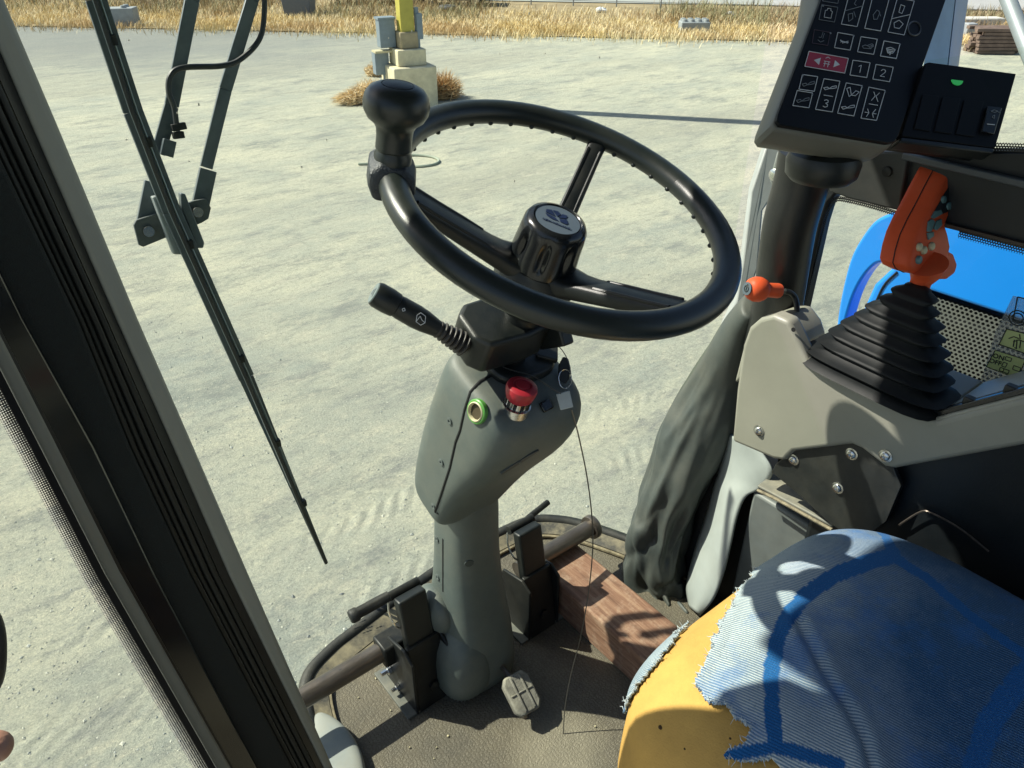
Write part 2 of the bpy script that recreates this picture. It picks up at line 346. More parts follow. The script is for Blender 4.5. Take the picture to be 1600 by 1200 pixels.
        pat = noise(.8, 4); vis = N.new('ShaderNodeMapRange'); L.new(pat, vis.inputs[0]); vis.inputs[1].default_value = .38; vis.inputs[2].default_value = .60
        h = M('MULTIPLY_ADD', M('MULTIPLY', mask.outputs[0], vis.outputs[0]), M('MULTIPLY_ADD', lg, .42, -.30), h)
    track((20, 950), (330, 830), .20, 46); track((120, 1050), (560, 900), .17, 52); track((400, 900), (1100, 600), .20, 46)
    bp = N.new('ShaderNodeBump'); bp.inputs['Strength'].default_value = 0.7; bp.inputs['Distance'].default_value = 0.04
    L.new(h, bp.inputs['Height']); L.new(bp.outputs[0], b.inputs['Normal'])
    return m
# one sheet, finer near the machine, gently uneven
def ground():
    b = B(); gx = np.concatenate([np.linspace(-400, -12, 14), np.linspace(-10, 30, 161), np.linspace(34, 500, 16)])
    gy = np.concatenate([np.linspace(-300, -8, 12), np.linspace(-6, 40, 185), np.linspace(44, 600, 18)])
    from mathutils import noise as mn
    vs = []
    for y in gy:
        for x in gx:
            near = -12 < x < 32 and -8 < y < 42
            z = GZ+(0.012*mn.noise(Vector((x*0.3, y*0.3, 0))) if near else 0)
            vs.append((x, y, z))
    nx = len(gx); fs = [(j*nx+i, j*nx+i+1, (j+1)*nx+i+1, (j+1)*nx+i) for j in range(len(gy)-1) for i in range(nx-1)]
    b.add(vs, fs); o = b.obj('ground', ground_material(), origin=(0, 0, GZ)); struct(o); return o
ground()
# loose stones lying on the compacted gravel (nearest part of the yard)
def stones():
    r = np.random.default_rng(21); M3 = [mat('stone_pale', (.50, .50, .41), .9, var=.2), mat('stone_grey', (.38, .395, .35), .9, var=.2), mat('stone_dark', (.25, .265, .25), .9, var=.2)]
    vs = []; fs = []; mi = []; O8 = np.array([(1, 0, 0), (-1, 0, 0), (0, 1, 0), (0, -1, 0), (0, 0, 1), (0, 0, -1)], float); F8 = [(0, 2, 4), (2, 1, 4), (1, 3, 4), (3, 0, 4), (2, 0, 5), (1, 2, 5), (3, 1, 5), (0, 3, 5)]
    for i in range(14000):
        px, py = r.uniform(-20, 1300), 1230-1050*r.uniform(0, 1)**1.0; p = G(px, py)
        if mnoise_.noise(Vector((p[0]*.5, p[1]*.5, 4))) < r.uniform(-.45, .35): continue
        sz = min(.022, .0030+abs(r.normal(0, .0032))+(.009 if r.random() < .012 else 0)); k = len(vs)
        q = O8*(sz*r.uniform(.7, 1.3, (6, 1)))*np.array([1, r.uniform(.6, 1.2), .6]); a = r.uniform(0, 6.28); c_, s_ = math.cos(a), math.sin(a)
        q = np.c_[q[:, 0]*c_-q[:, 1]*s_, q[:, 0]*s_+q[:, 1]*c_, q[:, 2]]+V(p[0], p[1], GZ+.02*0+sz*.2)
        q[:, 2] += 0.012*mnoise_.noise(Vector((p[0]*0.3, p[1]*0.3, 0)))
        vs += q.tolist(); fs += [tuple(j+k for j in f) for f in F8]; mi += [int(r.choice(3, p=[.55, .3, .15]))]*8
    me = bpy.data.meshes.new('gravel'); o0 = V(2, 4, GZ); me.from_pydata([tuple(V(*v)-o0) for v in vs], [], fs)
    for m in M3: me.materials.append(m)
    me.polygons.foreach_set('material_index', mi); o = bpy.data.objects.new('gravel', me); COL.objects.link(o); o.location = tuple(o0); tag(o, 'loose small stones scattered over the pale gravel yard', None, None, 'stuff')
from mathutils import noise as mnoise_
stones()
# far tarmac strip beyond the fence
ROADM = mat('worn_tarmac', (0.36, 0.37, 0.345), 0.9, var=0.1, scale=0.6, bump=0.2, bscale=30)
EDGE0, EDGE1 = G(0, 43), G(1180, 66)                 # yard edge where the dry grass begins
EDIR = nrm(EDGE1-EDGE0); EOUT = V(-EDIR[1], EDIR[0], 0); EOUT = EOUT if np.dot(EOUT, FW) > 0 else -EOUT
def edge_pt(s, o, z=0.0): p = EDGE0+EDIR*s+EOUT*o; return V(p[0], p[1], GZ+z)
rb = B().prism([edge_pt(-40, 14.5, .03), edge_pt(90, 8.2, .03), edge_pt(90, 19, .03), edge_pt(-40, 25, .03)], (0, 0, 0.02)); struct(rb.obj('road', ROADM, smooth=False))
DIRT = mat('dry_soil', (0.30, 0.235, 0.13), 0.95, var=0.25, scale=1.2, bump=0.5, bscale=20)
db = B().prism([edge_pt(-40, 0.5, .03), edge_pt(90, 0.0, .03), edge_pt(90, 7.9, .03), edge_pt(-40, 14.2, .03)], (0, 0, 0.005)); struct(db.obj('verge', DIRT, smooth=False))

from mathutils import noise as mn_
def blades(name, n, area, hh, w, mats, kind, label, lean=1.0, seed=1, clump=0.6):
    r = np.random.default_rng(seed); vs = []; fs = []; mi = []
    cl = [area(r) for _ in range(max(1, n//14))]
    for i in range(n):
        c = cl[r.integers(len(cl))]; p = c+V(r.normal(0, clump), r.normal(0, clump), 0); p[2] = GZ+0.02
        h = hh*r.uniform(0.45, 1.25); a = r.uniform(0, 2*math.pi); d = V(math.cos(a), math.sin(a), 0); q = V(-d[1], d[0], 0)
        l = h*lean*r.uniform(0.1, 1.1); k = len(vs)
        vs += [p-q*w, p+q*w, p+d*l*0.35+q*w*0.7+V(0, 0, h*0.6), p+d*l*0.35-q*w*0.7+V(0, 0, h*0.6), p+d*l+V(0, 0, h)]
        fs += [(k, k+1, k+2, k+3), (k+3, k+2, k+4)]
        pn_ = mn_.noise(Vector((p[0]*.35, p[1]*.35, 1))); j = int(np.clip(round(1+pn_*2.6+r.normal(0, .45)), 0, len(mats)-1)); mi += [j, j]
    me = bpy.data.meshes.new(name); o0 = V(*vs[0]); me.from_pydata([tuple(V(*x)-o0) for x in vs], [], fs)
    for m in mats: me.materials.append(m)
    me.polygons.foreach_set('material_index', mi)
    o = bpy.data.objects.new(name, me); COL.objects.link(o); o.location = tuple(o0); return tag(o, label, None, None, kind)
GOLD = [mat('straw_gold', (0.70, 0.55, 0.27), 0.9, var=0.2, scale=0.8), mat('straw_pale', (0.80, 0.68, 0.42), 0.9, var=0.15, scale=0.8), mat('straw_tan', (0.58, 0.42, 0.21), 0.9, var=0.2, scale=0.8)]
DARKB = [mat('dry_brush_brown', (0.32, 0.25, 0.15), 0.95, var=0.3, scale=1), mat('dry_brush_olive', (0.30, 0.29, 0.16), 0.95, var=0.3, scale=1), mat('dry_brush_tan', (0.36, 0.27, 0.14), 0.95, var=0.3, scale=1)]
def width_at(s): return 13.6-(s+10)*0.115
def ar_grass(r): s = r.uniform(-14, 52); return edge_pt(s, 0.15+0.5*math.sin(s*1.9)*math.sin(s*.7)+abs(r.normal(0, 0.42))*width_at(s)*0.75)
def ar_brush(r):
    while True:
        s = r.uniform(-14, 52); o = r.uniform(0.3, 1.0)*width_at(s)
        if math.sin(s*0.55)+math.sin(s*0.21+1)+0.5*math.sin(s*1.3) > (0.35 if s > 22 else -0.4): return edge_pt(s, o)
blades('dry_grass', 80000, ar_grass, 0.24, 0.011, GOLD, 'stuff', 'golden dry grass strip along the far yard edge', seed=3)
blades('dry_weeds', 16000, ar_brush, 0.46, 0.012, DARKB, 'stuff', 'brown dry weeds growing among the golden grass', seed=5, clump=0.5)

# yellow post on its stepped concrete base
def post():
    base = G(642, 163); d = 17.0; vdir = nrm(V(base[0], base[1], 0)); yaw = math.atan2(vdir[1], vdir[0])+math.radians(-72+0)
    ux = V(math.cos(yaw), math.sin(yaw), 0); uy = V(-ux[1], ux[0], 0); ax = (ux, uy, V(0, 0, 1))
    # face normal pointing to the camera is turned a little to the right so its left side catches the sun
    p = empty('lamp_post', base, 'tall square yellow post on a stepped concrete base in the gravel yard', 'post')
    B().box(base+V(0, 0, .40), (.47, .47, .42), ax).obj('concrete_footing', CONC, p, bevel=.03)
    B().box(base+V(0, 0, .82+.16), (.31, .31, .16), ax).obj('concrete_plinth', CONC, p, bevel=.02)
    B().box(base+V(0, 0, 1.14+.16), (.20, .20, .16), ax).obj('post_foot', mat('stained_concrete', (0.36, 0.30, 0.19), 0.9, var=0.2, scale=5), p, bevel=.03)
    B().box(base+V(0, 0, 1.3+3.9), (.145, .145, 4.1), ax).obj('pole', YELLOW, p, bevel=.012)
    lf = -RT*1.0; lf = nrm(V(lf[0], lf[1], 0))
    c = base+lf*.42+V(0, 0, 1.42); b1 = B().box(c, (.17, .13, .27), ax).obj('junction_box', BOXG, p, bevel=.015)
    B().box(c+V(0, 0, .285), (.19, .15, .02), ax).obj('lid', BOXG, b1)
    c = base+lf*.58+V(0, 0, .84); b2 = B().box(c, (.15, .12, .22), ax).obj('socket_box', BOXG, p, bevel=.012)
    B().box(c+lf*(-.18)+V(0, 0, .24), (.32, .14, .02), ax).obj('lid', CREAM, b2)
    B().tube([base+lf*.50+V(0, 0, 0), base+lf*.50+V(0, 0, .64)], .05, 10).obj('conduit', BOXG, p)
    B().tube([base-lf*.235+V(0, 0, .83), base-lf*.235+V(0, 0, 1.9)], .05, 10).obj('conduit', BOXG, p)
    B().box(base-lf*.27+V(0, 0, 1.55), (.06, .08, .24), ax).obj('cable_box', BOXG, p)
post()
PALEB = mat('pale_straw_stem', (0.72, 0.58, 0.36), 0.9, var=0.3, scale=6)
def bush(px, py, r, h, label, seed, sq=1.0):
    r_ = np.random.default_rng(seed); c = G(px, py); b = B()
    for i in range(1100):
        a = r_.uniform(0, 6.28); rr = r*math.sqrt(r_.uniform(0, 1)); e = r_.uniform(0.05, 1)
        end = c+V(rr*math.cos(a)*sq, rr*math.sin(a), h*e*(1-(rr/r)**2*.55)); s = c+V(r_.normal(0, r*.22), r_.normal(0, r*.22), 0.01)
        mid = (s+end)/2+V(r_.normal(0, .05), r_.normal(0, .05), r_.uniform(0, .10)); w = .009
        q = nrm(np.cross(end-s, (r_.normal(), r_.normal(), r_.normal())))*w
        b.add([s-q, s+q, mid+q, mid-q, end], [(0, 1, 2, 3), (3, 2, 4)])
    tag(b.obj('dry_bush', BRUSH if seed == 1 else PALEB, None, smooth=False, origin=c), label, 'bush', 'dry bushes around the yellow post')
bush(693, 152, .55, .72, 'rusty brown dry bush right of the yellow post base', 1)
bush(578, 158, .55, .58, 'pale straw dry bush left of the yellow post base', 2)
bush(556, 160, .45, .35, 'low flattened dry bush farthest left of the yellow post', 3, 1.4)
bush(590, 118, .38, .40, 'small thin dry bush behind left of the post base', 4)

def conc_block(px, py, L, D, Hh, nub, label, yawoff=0):
    c = G(px, py); u = nrm(V(RT[0], RT[1], 0)); a = math.radians(yawoff); u = V(u[0]*math.cos(a)-u[1]*math.sin(a), u[0]*math.sin(a)+u[1]*math.cos(a), 0); w = V(-u[1], u[0], 0)
    p = empty('concrete_block', c, label, 'concrete block', 'concrete blocks at the yard edge')
    B().box(c+V(0, 0, Hh/2), (L/2, D/2, Hh/2), (u, w, V(0, 0, 1))).obj('block', CONCG, p, bevel=.03)
    for i in range(nub):
        for j in (-1, 1):
            B().lathe(c+u*(-L/2+(i+.5)*L/nub)+w*j*D*.25+V(0, 0, Hh-.002), (0, 0, 1), [(.001, 0), (.11, 0), (.085, .085), (.001, .09)], 10).obj('stud', CONCG, p)
conc_block(1083, 52, .98, .6, .38, 4, 'small grey concrete block with studs on top in the golden grass')
conc_block(187, 41, 1.35, .7, .62, 2, 'large grey concrete block behind the wiper blade', 8)

def fence():
    p = empty('chain_fence', edge_pt(20, 8), 'thin wire fence with slim steel posts behind the dry grass', 'fence')
    FM = mat('fence_steel', (0.22, 0.24, 0.25), 0.6, metal=0.3)
    pts = []
    for k, s in enumerate(np.arange(-16, 50, 1.9)):
        o = width_at(s)*0.98; q = edge_pt(s, o); pts.append(q)
        B().tube([q, q+V(0, 0, 2.0)], .028, 6).obj('post', FM, p)
    for h in (.25, 1.1, 1.95):
        B().tube([q+V(0, 0, h) for q in pts], .012, 5).obj('wire', FM, p)
fence()
def woodpile():
    c = G(1548, 82); u = nrm(V(RT[0], RT[1], 0)); w = V(-u[1], u[0], 0); r = np.random.default_rng(9)
    p = empty('timber_stack', c, 'stack of dark weathered boards lying on the far gravel', 'timber stack')
    for lay in range(7):
        for k in range(4):
            q = c+V(0, 0, .05+lay*.10)+w*(k*.22-.33)+u*r.normal(0, .10); L = .58+r.uniform(-.12, .10)
            a = r.normal(0, .05); uu = u*math.cos(a)+w*math.sin(a)
            B().box(q, (L, .085, .042), (uu, np.cross(V(0, 0, 1), uu), V(0, 0, 1))).obj('plank', TIMBER, p, bevel=.006)
    tag(B().box(G(1510, 62)+V(0, 0, .25), (.16, .16, .25), (u, w, V(0, 0, 1))).obj('bollard', CONCG, bevel=.03), 'short grey concrete bollard left of the timber stack', 'bollard')
    tag(B().box(G(1535, 52)+w*0.6+V(0, 0, .22), (.85, .3, .22), (u, w, V(0, 0, 1))).obj('barrier', mat('pale_concrete', (0.55, 0.55, 0.48), .9), bevel=.05), 'long pale concrete barrier behind the timber stack', 'barrier')
woodpile()
def car(px, py, colr, label, L=4.3, h=1.45, yaw=0, group='vehicles parked beyond the fence'):
    c = G(px, py); u = nrm(V(RT[0], RT[1], 0)); a = math.radians(yaw); u = V(u[0]*math.cos(a)-u[1]*math.sin(a), u[0]*math.sin(a)+u[1]*math.cos(a), 0); w = V(-u[1], u[0], 0)
    p = empty('parked_car', c, label, 'car', group)
    prof = [(-.5, .30), (-.5, .62), (-.47, .72), (-.28, .95*.85), (-.16, 1.0*h/1.0), (.14, h), (.30, .92), (.46, .80), (.5, .60), (.5, .30)]
    M_ = mat('car_paint_'+str(abs(hash(colr)) % 999), colr, .3, coat=.5, var=.03)
    bd = B().prism([c+u*(x*L)+w*-.85+V(0, 0, z) for x, z in prof], w*1.7).obj('body', M_, p, bevel=.08, bseg=3)
    B().prism([c+u*(x*L)+w*-.87+V(0, 0, z) for x, z in [(-.25, .92), (-.15, h-.08), (.13, h-.08), (.26, .95)]], w*1.74).obj('window', GLOSS, p, bevel=.02)
    for x in (-.31, .31):
        for s in (-1, 1):
            q = c+u*x*L+w*s*.80+V(0, 0, .32); ty = B().lathe(q-w*.1, w, [(.18, 0), (.32, .02), (.32, .18), (.18, .2)], 18).obj('wheel', RUBBER, p)
            B().lathe(q-w*.105, w, [(.001, 0), (.19, 0), (.19, .21), (.001, .21)], 14).obj('rim', BRIGHT, ty)
car(586, 6, (.55, .57, .58), 'pale silver car left of the yellow post beyond the fence', yaw=6)
car(698, 8, (.07, .05, .045), 'dark brown car right of the yellow post beyond the fence', L=4.6, h=1.7, yaw=-5)
car(30, -14, (.3, .32, .35), 'grey car at the far left beyond the fence', yaw=4)
def bin_(px, py):
    c = G(px, py); u = nrm(V(RT[0], RT[1], 0)); w = V(-u[1], u[0], 0); p = empty('steel_bin', c, 'dark grey steel bin standing in the weeds above the wiper arm', 'bin')
    M_ = mat('bin_grey', (.13, .15, .17), .6)
    B().prism([c+u*x+w*-.5+V(0, 0, z) for x, z in [(-.5, .1), (-.62, 1.1), (.62, 1.1), (.5, .1)]], w*1.0).obj('tub', M_, p, bevel=.03)
    B().box(c+V(0, 0, 1.13), (.66, .54, .03), (u, w, V(0, 0, 1))).obj('lid', M_, p)
    for x in (-.4, .4): B().lathe(c+u*x+w*-.5+V(0, 0, .08), u, [(.001, -.03), (.08, -.03), (.08, .03), (.001, .03)], 12).obj('wheel', RUBBER, p)
bin_(470, 27)
def tyre(px, py):
    c = G(px, py)+V(0, 0, .14); b = B(); pts = [c+V(.28*math.cos(a), .28*math.sin(a), 0) for a in np.linspace(0, 2*math.pi, 25)[:-1]]
    b.tube(pts+[pts[0], pts[1]], .13, 10, cap=False); tag(b.obj('old_tyre', mat('grey_tyre', (.10, .105, .11), .8)), 'old grey tyre lying in the weeds right of the yellow post', 'tyre')
tyre(700, 19)
for (x, y, nm, lb) in ((940, 21, 'plastic_bag', 'crumpled white plastic bag in the grass left of the small concrete block'), (1141, 27, 'plastic_bag', 'crumpled white plastic bag in the grass right of the small concrete block')):
    c = G(x, y); b = B(); b.ball(c+V(0, 0, .10), (.26, .2, .13), None, 9, 6); r = np.random.default_rng(x)
    b.v = [tuple(V(*v)+V(*r.normal(0, .03, 3))) for v in b.v]; tag(b.obj(nm, WHITE, smooth=False), lb, 'bag', 'plastic bags caught in the grass')
hp = [G(648+38*math.cos(a)-0, 253+9*math.sin(a))+V(0, 0, .02) for a in np.linspace(-2.2, 2.3, 30)]
hb = B(); hb.tube([G(560, 258)+V(0, 0, .02), G(600, 257)+V(0, 0, .02)]+hp, .02, 6); tag(hb.obj('garden_hose', HOSE), 'loop of faded green hose lying on the gravel behind the knob', 'hose')

# ================================================================== THE CAB SHELL
FLOOR_EDGE = [(.215, .62), (.222, .74), (.235, .86), (.27, .95), (.33, .982), (.40, .997), (.55, 1.022), (.68, 1.037), (.80, 1.037), (.88, 1.024), (.93, .985), (.965, .935), (1.0, .86), (1.05, .74), (1.12, .62)]
FE = bez([(x, y, 0) for x, y in FLOOR_EDGE], 5)
def floor_material():
    m = bpy.data.materials.new('floor_mat_vinyl'); m.use_nodes = True; t = m.node_tree; N, L = t.nodes, t.links; b = N['Principled BSDF']
    tc = N.new('ShaderNodeTexCoord'); n0 = N.new('ShaderNodeTexNoise'); n0.inputs['Scale'].default_value = 80; n0.inputs['Detail'].default_value = 2
    L.new(tc.outputs['Object'], n0.inputs['Vector'])
    dv = N.new('ShaderNodeVectorMath'); dv.operation = 'MULTIPLY_ADD'; L.new(n0.outputs['Color'], dv.inputs[0]); dv.inputs[1].default_value = (.007, .007, 0); L.new(tc.outputs['Object'], dv.inputs[2])
    mp = N.new('ShaderNodeMapping'); mp.inputs['Scale'].default_value = (150, 330, 1); L.new(dv.outputs[0], mp.inputs[0])
    vo = N.new('ShaderNodeTexVoronoi'); vo.feature = 'DISTANCE_TO_EDGE'; vo.inputs['Scale'].default_value = 1.0; vo.inputs['Randomness'].default_value = .55; L.new(mp.outputs[0], vo.inputs['Vector'])
    r = N.new('ShaderNodeMapRange'); r.inputs[1].default_value = 0.02; r.inputs[2].default_value = 0.28; L.new(vo.outputs['Distance'], r.inputs[0])
    n1 = N.new('ShaderNodeTexNoise'); n1.inputs['Scale'].default_value = 5; n1.inputs['Detail'].default_value = 8; n1.inputs['Roughness'].default_value = .7; L.new(tc.outputs['Object'], n1.inputs['Vector'])
    cr = N.new('ShaderNodeValToRGB'); L.new(n1.outputs['Fac'], cr.inputs[0]); cr.color_ramp.elements[0].position = .32; cr.color_ramp.elements[1].position = .72
    cr.color_ramp.elements[0].color = (.105, .098, .078, 1); cr.color_ramp.elements[1].color = (.205, .18, .125, 1)
    mx = N.new('ShaderNodeMix'); mx.data_type = 'RGBA'; mx.blend_type = 'MULTIPLY'; mx.inputs[0].default_value = .8; L.new(cr.outputs[0], mx.inputs[6])
    c2 = N.new('ShaderNodeValToRGB'); L.new(r.outputs[0], c2.inputs[0]); c2.color_ramp.elements[0].color = (.62, .6, .58, 1); c2.color_ramp.elements[1].color = (1.1, 1.1, 1.1, 1); L.new(c2.outputs[0], mx.inputs[7])
    # worn dusty heel patch in front of the seat
    sp = N.new('ShaderNodeVectorMath'); sp.operation = 'DISTANCE'; L.new(tc.outputs['Object'], sp.inputs[0]); hp = onz(875, 1175, 0); sp.inputs[1].default_value = (hp[0]-.62, hp[1]-.4, 0)
    wr = N.new('ShaderNodeMapRange'); wr.inputs[1].default_value = .10; wr.inputs[2].default_value = .045; wr.inputs[3].default_value = 0; wr.inputs[4].default_value = .75; L.new(sp.outputs['Value'], wr.inputs[0])
    w2 = N.new('ShaderNodeMath'); w2.operation = 'MULTIPLY'; L.new(wr.outputs[0], w2.inputs[0]); L.new(n1.outputs['Fac'], w2.inputs[1])
    m3 = N.new('ShaderNodeMix'); m3.data_type = 'RGBA'; L.new(w2.outputs[0], m3.inputs[0]); L.new(mx.outputs[2], m3.inputs[6]); m3.inputs[7].default_value = (.36, .33, .24, 1)
    L.new(m3.outputs[2], b.inputs['Base Color']); b.inputs['Roughness'].default_value = .72
    bp = N.new('ShaderNodeBump'); bp.inputs['Strength'].default_value = .6; bp.inputs['Distance'].default_value = .0015; L.new(r.outputs[0], bp.inputs['Height']); L.new(bp.outputs[0], b.inputs['Normal'])
    return m
fb = B(); poly = [p for p in FE]+[V(1.12, -.9, 0), V(.02, -.9, 0), V(.02, .60, 0)]
fb.prism([p+V(0, 0, -.05) for p in poly], (0, 0, .05)); fo = fb.obj('cab_floor', floor_material(), origin=(.62, .4, 0), smooth=False); struct(fo)
# raised front sill and the rubber gasket the windscreen sits in
sill = empty('floor_sill', (.6, 1.02, 0), 'curved dark floor sill with rubber gasket below the windscreen', 'sill')
inner = [p for p in FE]
def inset(pts, d):
    out = []
    for i, p in enumerate(pts):
        t = nrm(pts[min(i+1, len(pts)-1)]-pts[max(i-1, 0)]); out.append(p+V(t[1], -t[0], 0)*d)
    return out
I1 = inset(inner, .035)
b = B(); b.loft([[p+V(0, 0, .001), q+V(0, 0, .001), q+V(0, 0, .012), p+V(0, 0, .024)] for p, q in zip(inner, I1)]); b.obj('rim', mat('dusty_sill', (.055, .053, .045), .7, var=.3, dust=(.42, .36, .22), dust_amt=.8, scale=40), sill, angle=50)
b = B(); b.tube([p+V(0, 0, .018) for p in inset(inner, -.006)], .013, 10); b.obj('gasket', RUBBER, sill)
b = B(); b.tube([p+V(0, 0, .006) for p in inset(inner, .037)], .0045, 6); b.obj('dirt_line', mat('packed_dirt', (.24, .205, .13), .95, var=.6, scale=70), sill)

# windscreen: one bent clear sheet
def screen_pt(p, z):
    x, y = p[0], p[1]; lx = max(0, min(1, (.6-x)/.38)); fy = max(0, min(1, (y-.70)/.3))
    return V(x-.135*z*lx, y+.12*z*fy, z)
b = B(); WS = [p for p in inset(FE, -.004) if p[1] > .70]
b.loft([[screen_pt(p, z) for p in WS] for z in np.linspace(.012, 1.62, 12)], (False, False), closed=False)
ws = empty('windscreen', (.6, 1.03, 0), 'large curved clear windscreen in front of the steering wheel', 'windscreen'); b.obj('glass', CLEAR, ws)
# etched maker's mark low on the glass
e0 = V(0, 0, 0)
eb = B(); ETCH = mat('etched_mark', (.16, .17, .14), .8)
def wsy(px, py): return ony(px, py, 1.012)
for k, (x0, y0, x1, y1) in enumerate(((540, 966, 566, 950), (543, 968, 560, 958), (547, 971, 568, 959), (538, 971, 545, 967))):
    p0, p1 = wsy(x0, y0), wsy(x1, y1); n = 6
    for i in range(n):
        if (i+k) % 4 == 3: continue
        a = p0+(p1-p0)*(i/n); c = p0+(p1-p0)*((i+.75)/n); eb.bar(a, c, .001, .0012, (0, 1, 0))
eb.obj('etched_mark', ETCH, ws)

sb_r = np.random.default_rng(31); b = B()
for i in range(130):
    k_ = sb_r.integers(4, len(WS)-4); z_ = sb_r.uniform(.15, 1.25); p_ = screen_pt(WS[k_]+(WS[k_+1]-WS[k_])*sb_r.random(), z_)+V(0, -.001, 0); q_ = sb_r.uniform(.0004, .0012)
    b.box(p_, (q_, .0003, q_*sb_r.uniform(.6, 1.8)))
dsp = b.obj('dirt_specks', mat('glass_dirt', (.55, .53, .44), .9), ws, smooth=False); dsp['kind'] = 'stuff'
# roof, back wall, right lower wall of the cab (they shade the inside)
struct(B().box((.60, .09, 1.68), (.66, .99, .05)).obj('cab_roof', ROOFM, bevel=.02))
struct(B().prism([(.13, .742, 1.41), (.27, .742, 1.30), (.42, .742, 1.33), (.95, .742, 1.35), (1.12, .742, 1.40), (1.12, .742, 1.622), (.13, .742, 1.622)], (0, .010, 0)).obj('added_shade_visor', DARKP, bevel=.003))  # added unseen visor beam, outline shaped to cast shade on the seat
struct(B().box((.60, -.93, .84), (.60, .02, .80)).obj('rear_wall', ROOFM))
struct(B().box((1.165, -.14, .26), (.012, .74, .31)).obj('side_wall', DARKP))

# ---- left: pillar and opened door seen edge-on
YS = [-45, 200, 500, 700, 900, 1000, 1200, 1290]
def edge(vals):
    ys, xs = zip(*vals); return [float(np.interp(y, ys, xs) if ys[0] <= y <= ys[-1] else (xs[0]+(y-ys[0])*(xs[1]-xs[0])/(ys[1]-ys[0]) if y < ys[0] else xs[-1]+(y-ys[-1])*(xs[-1]-xs[-2])/(ys[-1]-ys[-2]))) for y in YS]
E_R = edge([(0, 8), (200, 93), (500, 217), (700, 304), (900, 390), (1200, 521)])
E_BL = edge([(0, -36), (200, 50), (500, 181), (700, 270), (900, 357), (1200, 505)])
E_TR = edge([(0, -120), (500, 121), (700, 203), (900, 297), (1200, 456)])
E_BT = edge([(0, -205), (500, 40), (700, 151), (900, 246), (1200, 404)])
E_TB = edge([(0, -260), (500, -12), (700, 90), (900, 190), (1200, 360)])
E_TL = edge([(0, -290), (500, -40), (700, 63), (900, 165), (1200, 337)])
E_KB = edge([(0, -305), (500, -55), (700, 49), (900, 152), (1200, 326)])
E_DL = edge([(0, -335), (500, -84), (700, 24), (900, 127), (1200, 302)])
def strip(ex0, ex1, Y0, Y1, depth):
    rings = []
    for x0, x1, y in zip(ex0, ex1, YS):
        p, q = ony(x0, y, Y0), ony(x1, y, Y1); rings.append([p, q, q+V(0, depth, 0), p+V(0, depth, 0)])
    b = B(); b.loft(rings); return b
pil = empty('cab_pillar', onx(521, 1200, .2)*V(1, 1, 0)+V(0, 0, .02), 'grey beige front cab pillar left of the windscreen with black door seal', 'pillar')
strip(E_BL, E_R, .695, .70, .05).obj('pillar_post', PILLAR, pil, bevel=.006, bseg=3)
def lerp(a, b, t): return [u+(v-u)*t for u, v in zip(a, b)]
strip(lerp(E_TR, E_BL, .78), lerp(E_BL, E_R, .03), .687, .697, .03).obj('seal', mat('seal_black', (.004, .005, .005), .5), pil)
for k, (t0, t1, y) in enumerate(((.0, .17, .676), (.19, .36, .682), (.38, .55, .680), (.57, .76, .685))):
    strip(lerp(E_TR, E_BL, t0), lerp(E_TR, E_BL, t1), y, y, .03).obj('rib', mat('ribbed_rubber', (.006, .0095, .0085), .55, var=.15), pil, bevel=.003, bseg=3)
b = B(); b.prism([(x, .70, z) for x, z in [(-.12, 1.215), (.080, 1.215), (.112, 1.208), (.145, 1.267), (.125, 1.33), (.126, 1.407), (.126, 1.625), (-.12, 1.625)]], (0, .05, 0)); b.obj('pillar_head', PILLAR, pil, bevel=.004)  # unseen pillar top, outline shaped to cast the seat's shade edge
dr = empty('cab_door', ony(404, 1290, .64)*V(1, 1, 0)+V(0, 0, .05), 'opened cab door seen edge on at the left with black frame and dotted glass border', 'door')
strip(lerp(E_BT, E_TB, .30), lerp(E_TR, E_BL, .02), .655, .668, .03).obj('speckled_seal', SPECK, dr, bevel=.003)
strip(E_TB, lerp(E_BT, E_TB, .03), .625, .645, .03).obj('door_frame', mat('gloss_door_frame', (.004, .007, .010), .16, var=.3, rvar=.04), dr, bevel=.003)
strip(lerp(E_TB, E_TL, .0), lerp(E_TB, E_BT, .10), .618, .62, .02).obj('frame_bead', mat('seal_black', (.004, .005, .005), .5), dr)
strip(E_TL, E_TB, .605, .61, .02).obj('frame_lip', mat('lip_paint', (.20, .205, .175), .45, var=.05), dr, bevel=.003, bseg=3)
gy = .60
strip(E_KB, E_TL, gy-.001, gy, .004).obj('printed_edge', SCREENM, dr)
# halftone print strip, UVs in dot units
b = B(); uvs = []; acc = 0; prev = None; vs = []; DOT = .0022
YD = np.linspace(YS[0], YS[-1], 60)
for y in YD:
    p, q = ony(np.interp(y, YS, E_DL), y, gy), ony(np.interp(y, YS, E_KB), y, gy-.001)
    if prev is not None: acc += np.linalg.norm(q-prev)/DOT
    prev = q; vs += [q, p]; uvs += [(0.0, acc), (6.0, acc)]
b.add(vs, [(2*i, 2*i+1, 2*i+3, 2*i+2) for i in range(len(YD)-1)]); b.uv = uvs; b.obj('halftone_edge', FRIT, dr, smooth=False)
b = B(); b.loft([[ony(x, y, gy+.001), ony(x, y, gy+.001)*V(0, 1, 1)+V(-.62, 0, 0)] for x, y in zip(E_DL, YS)], (False, False), closed=False); b.obj('glass', CLEAR, dr)
b = B(); b.tube(bez([at(-80, 930, .62), at(-27, 965, .60), at(-15, 1020, .59), at(-27, 1078, .60), at(-80, 1110, .62)], 8), .011, 12); b.obj('grab_handle', RUBBER, dr)
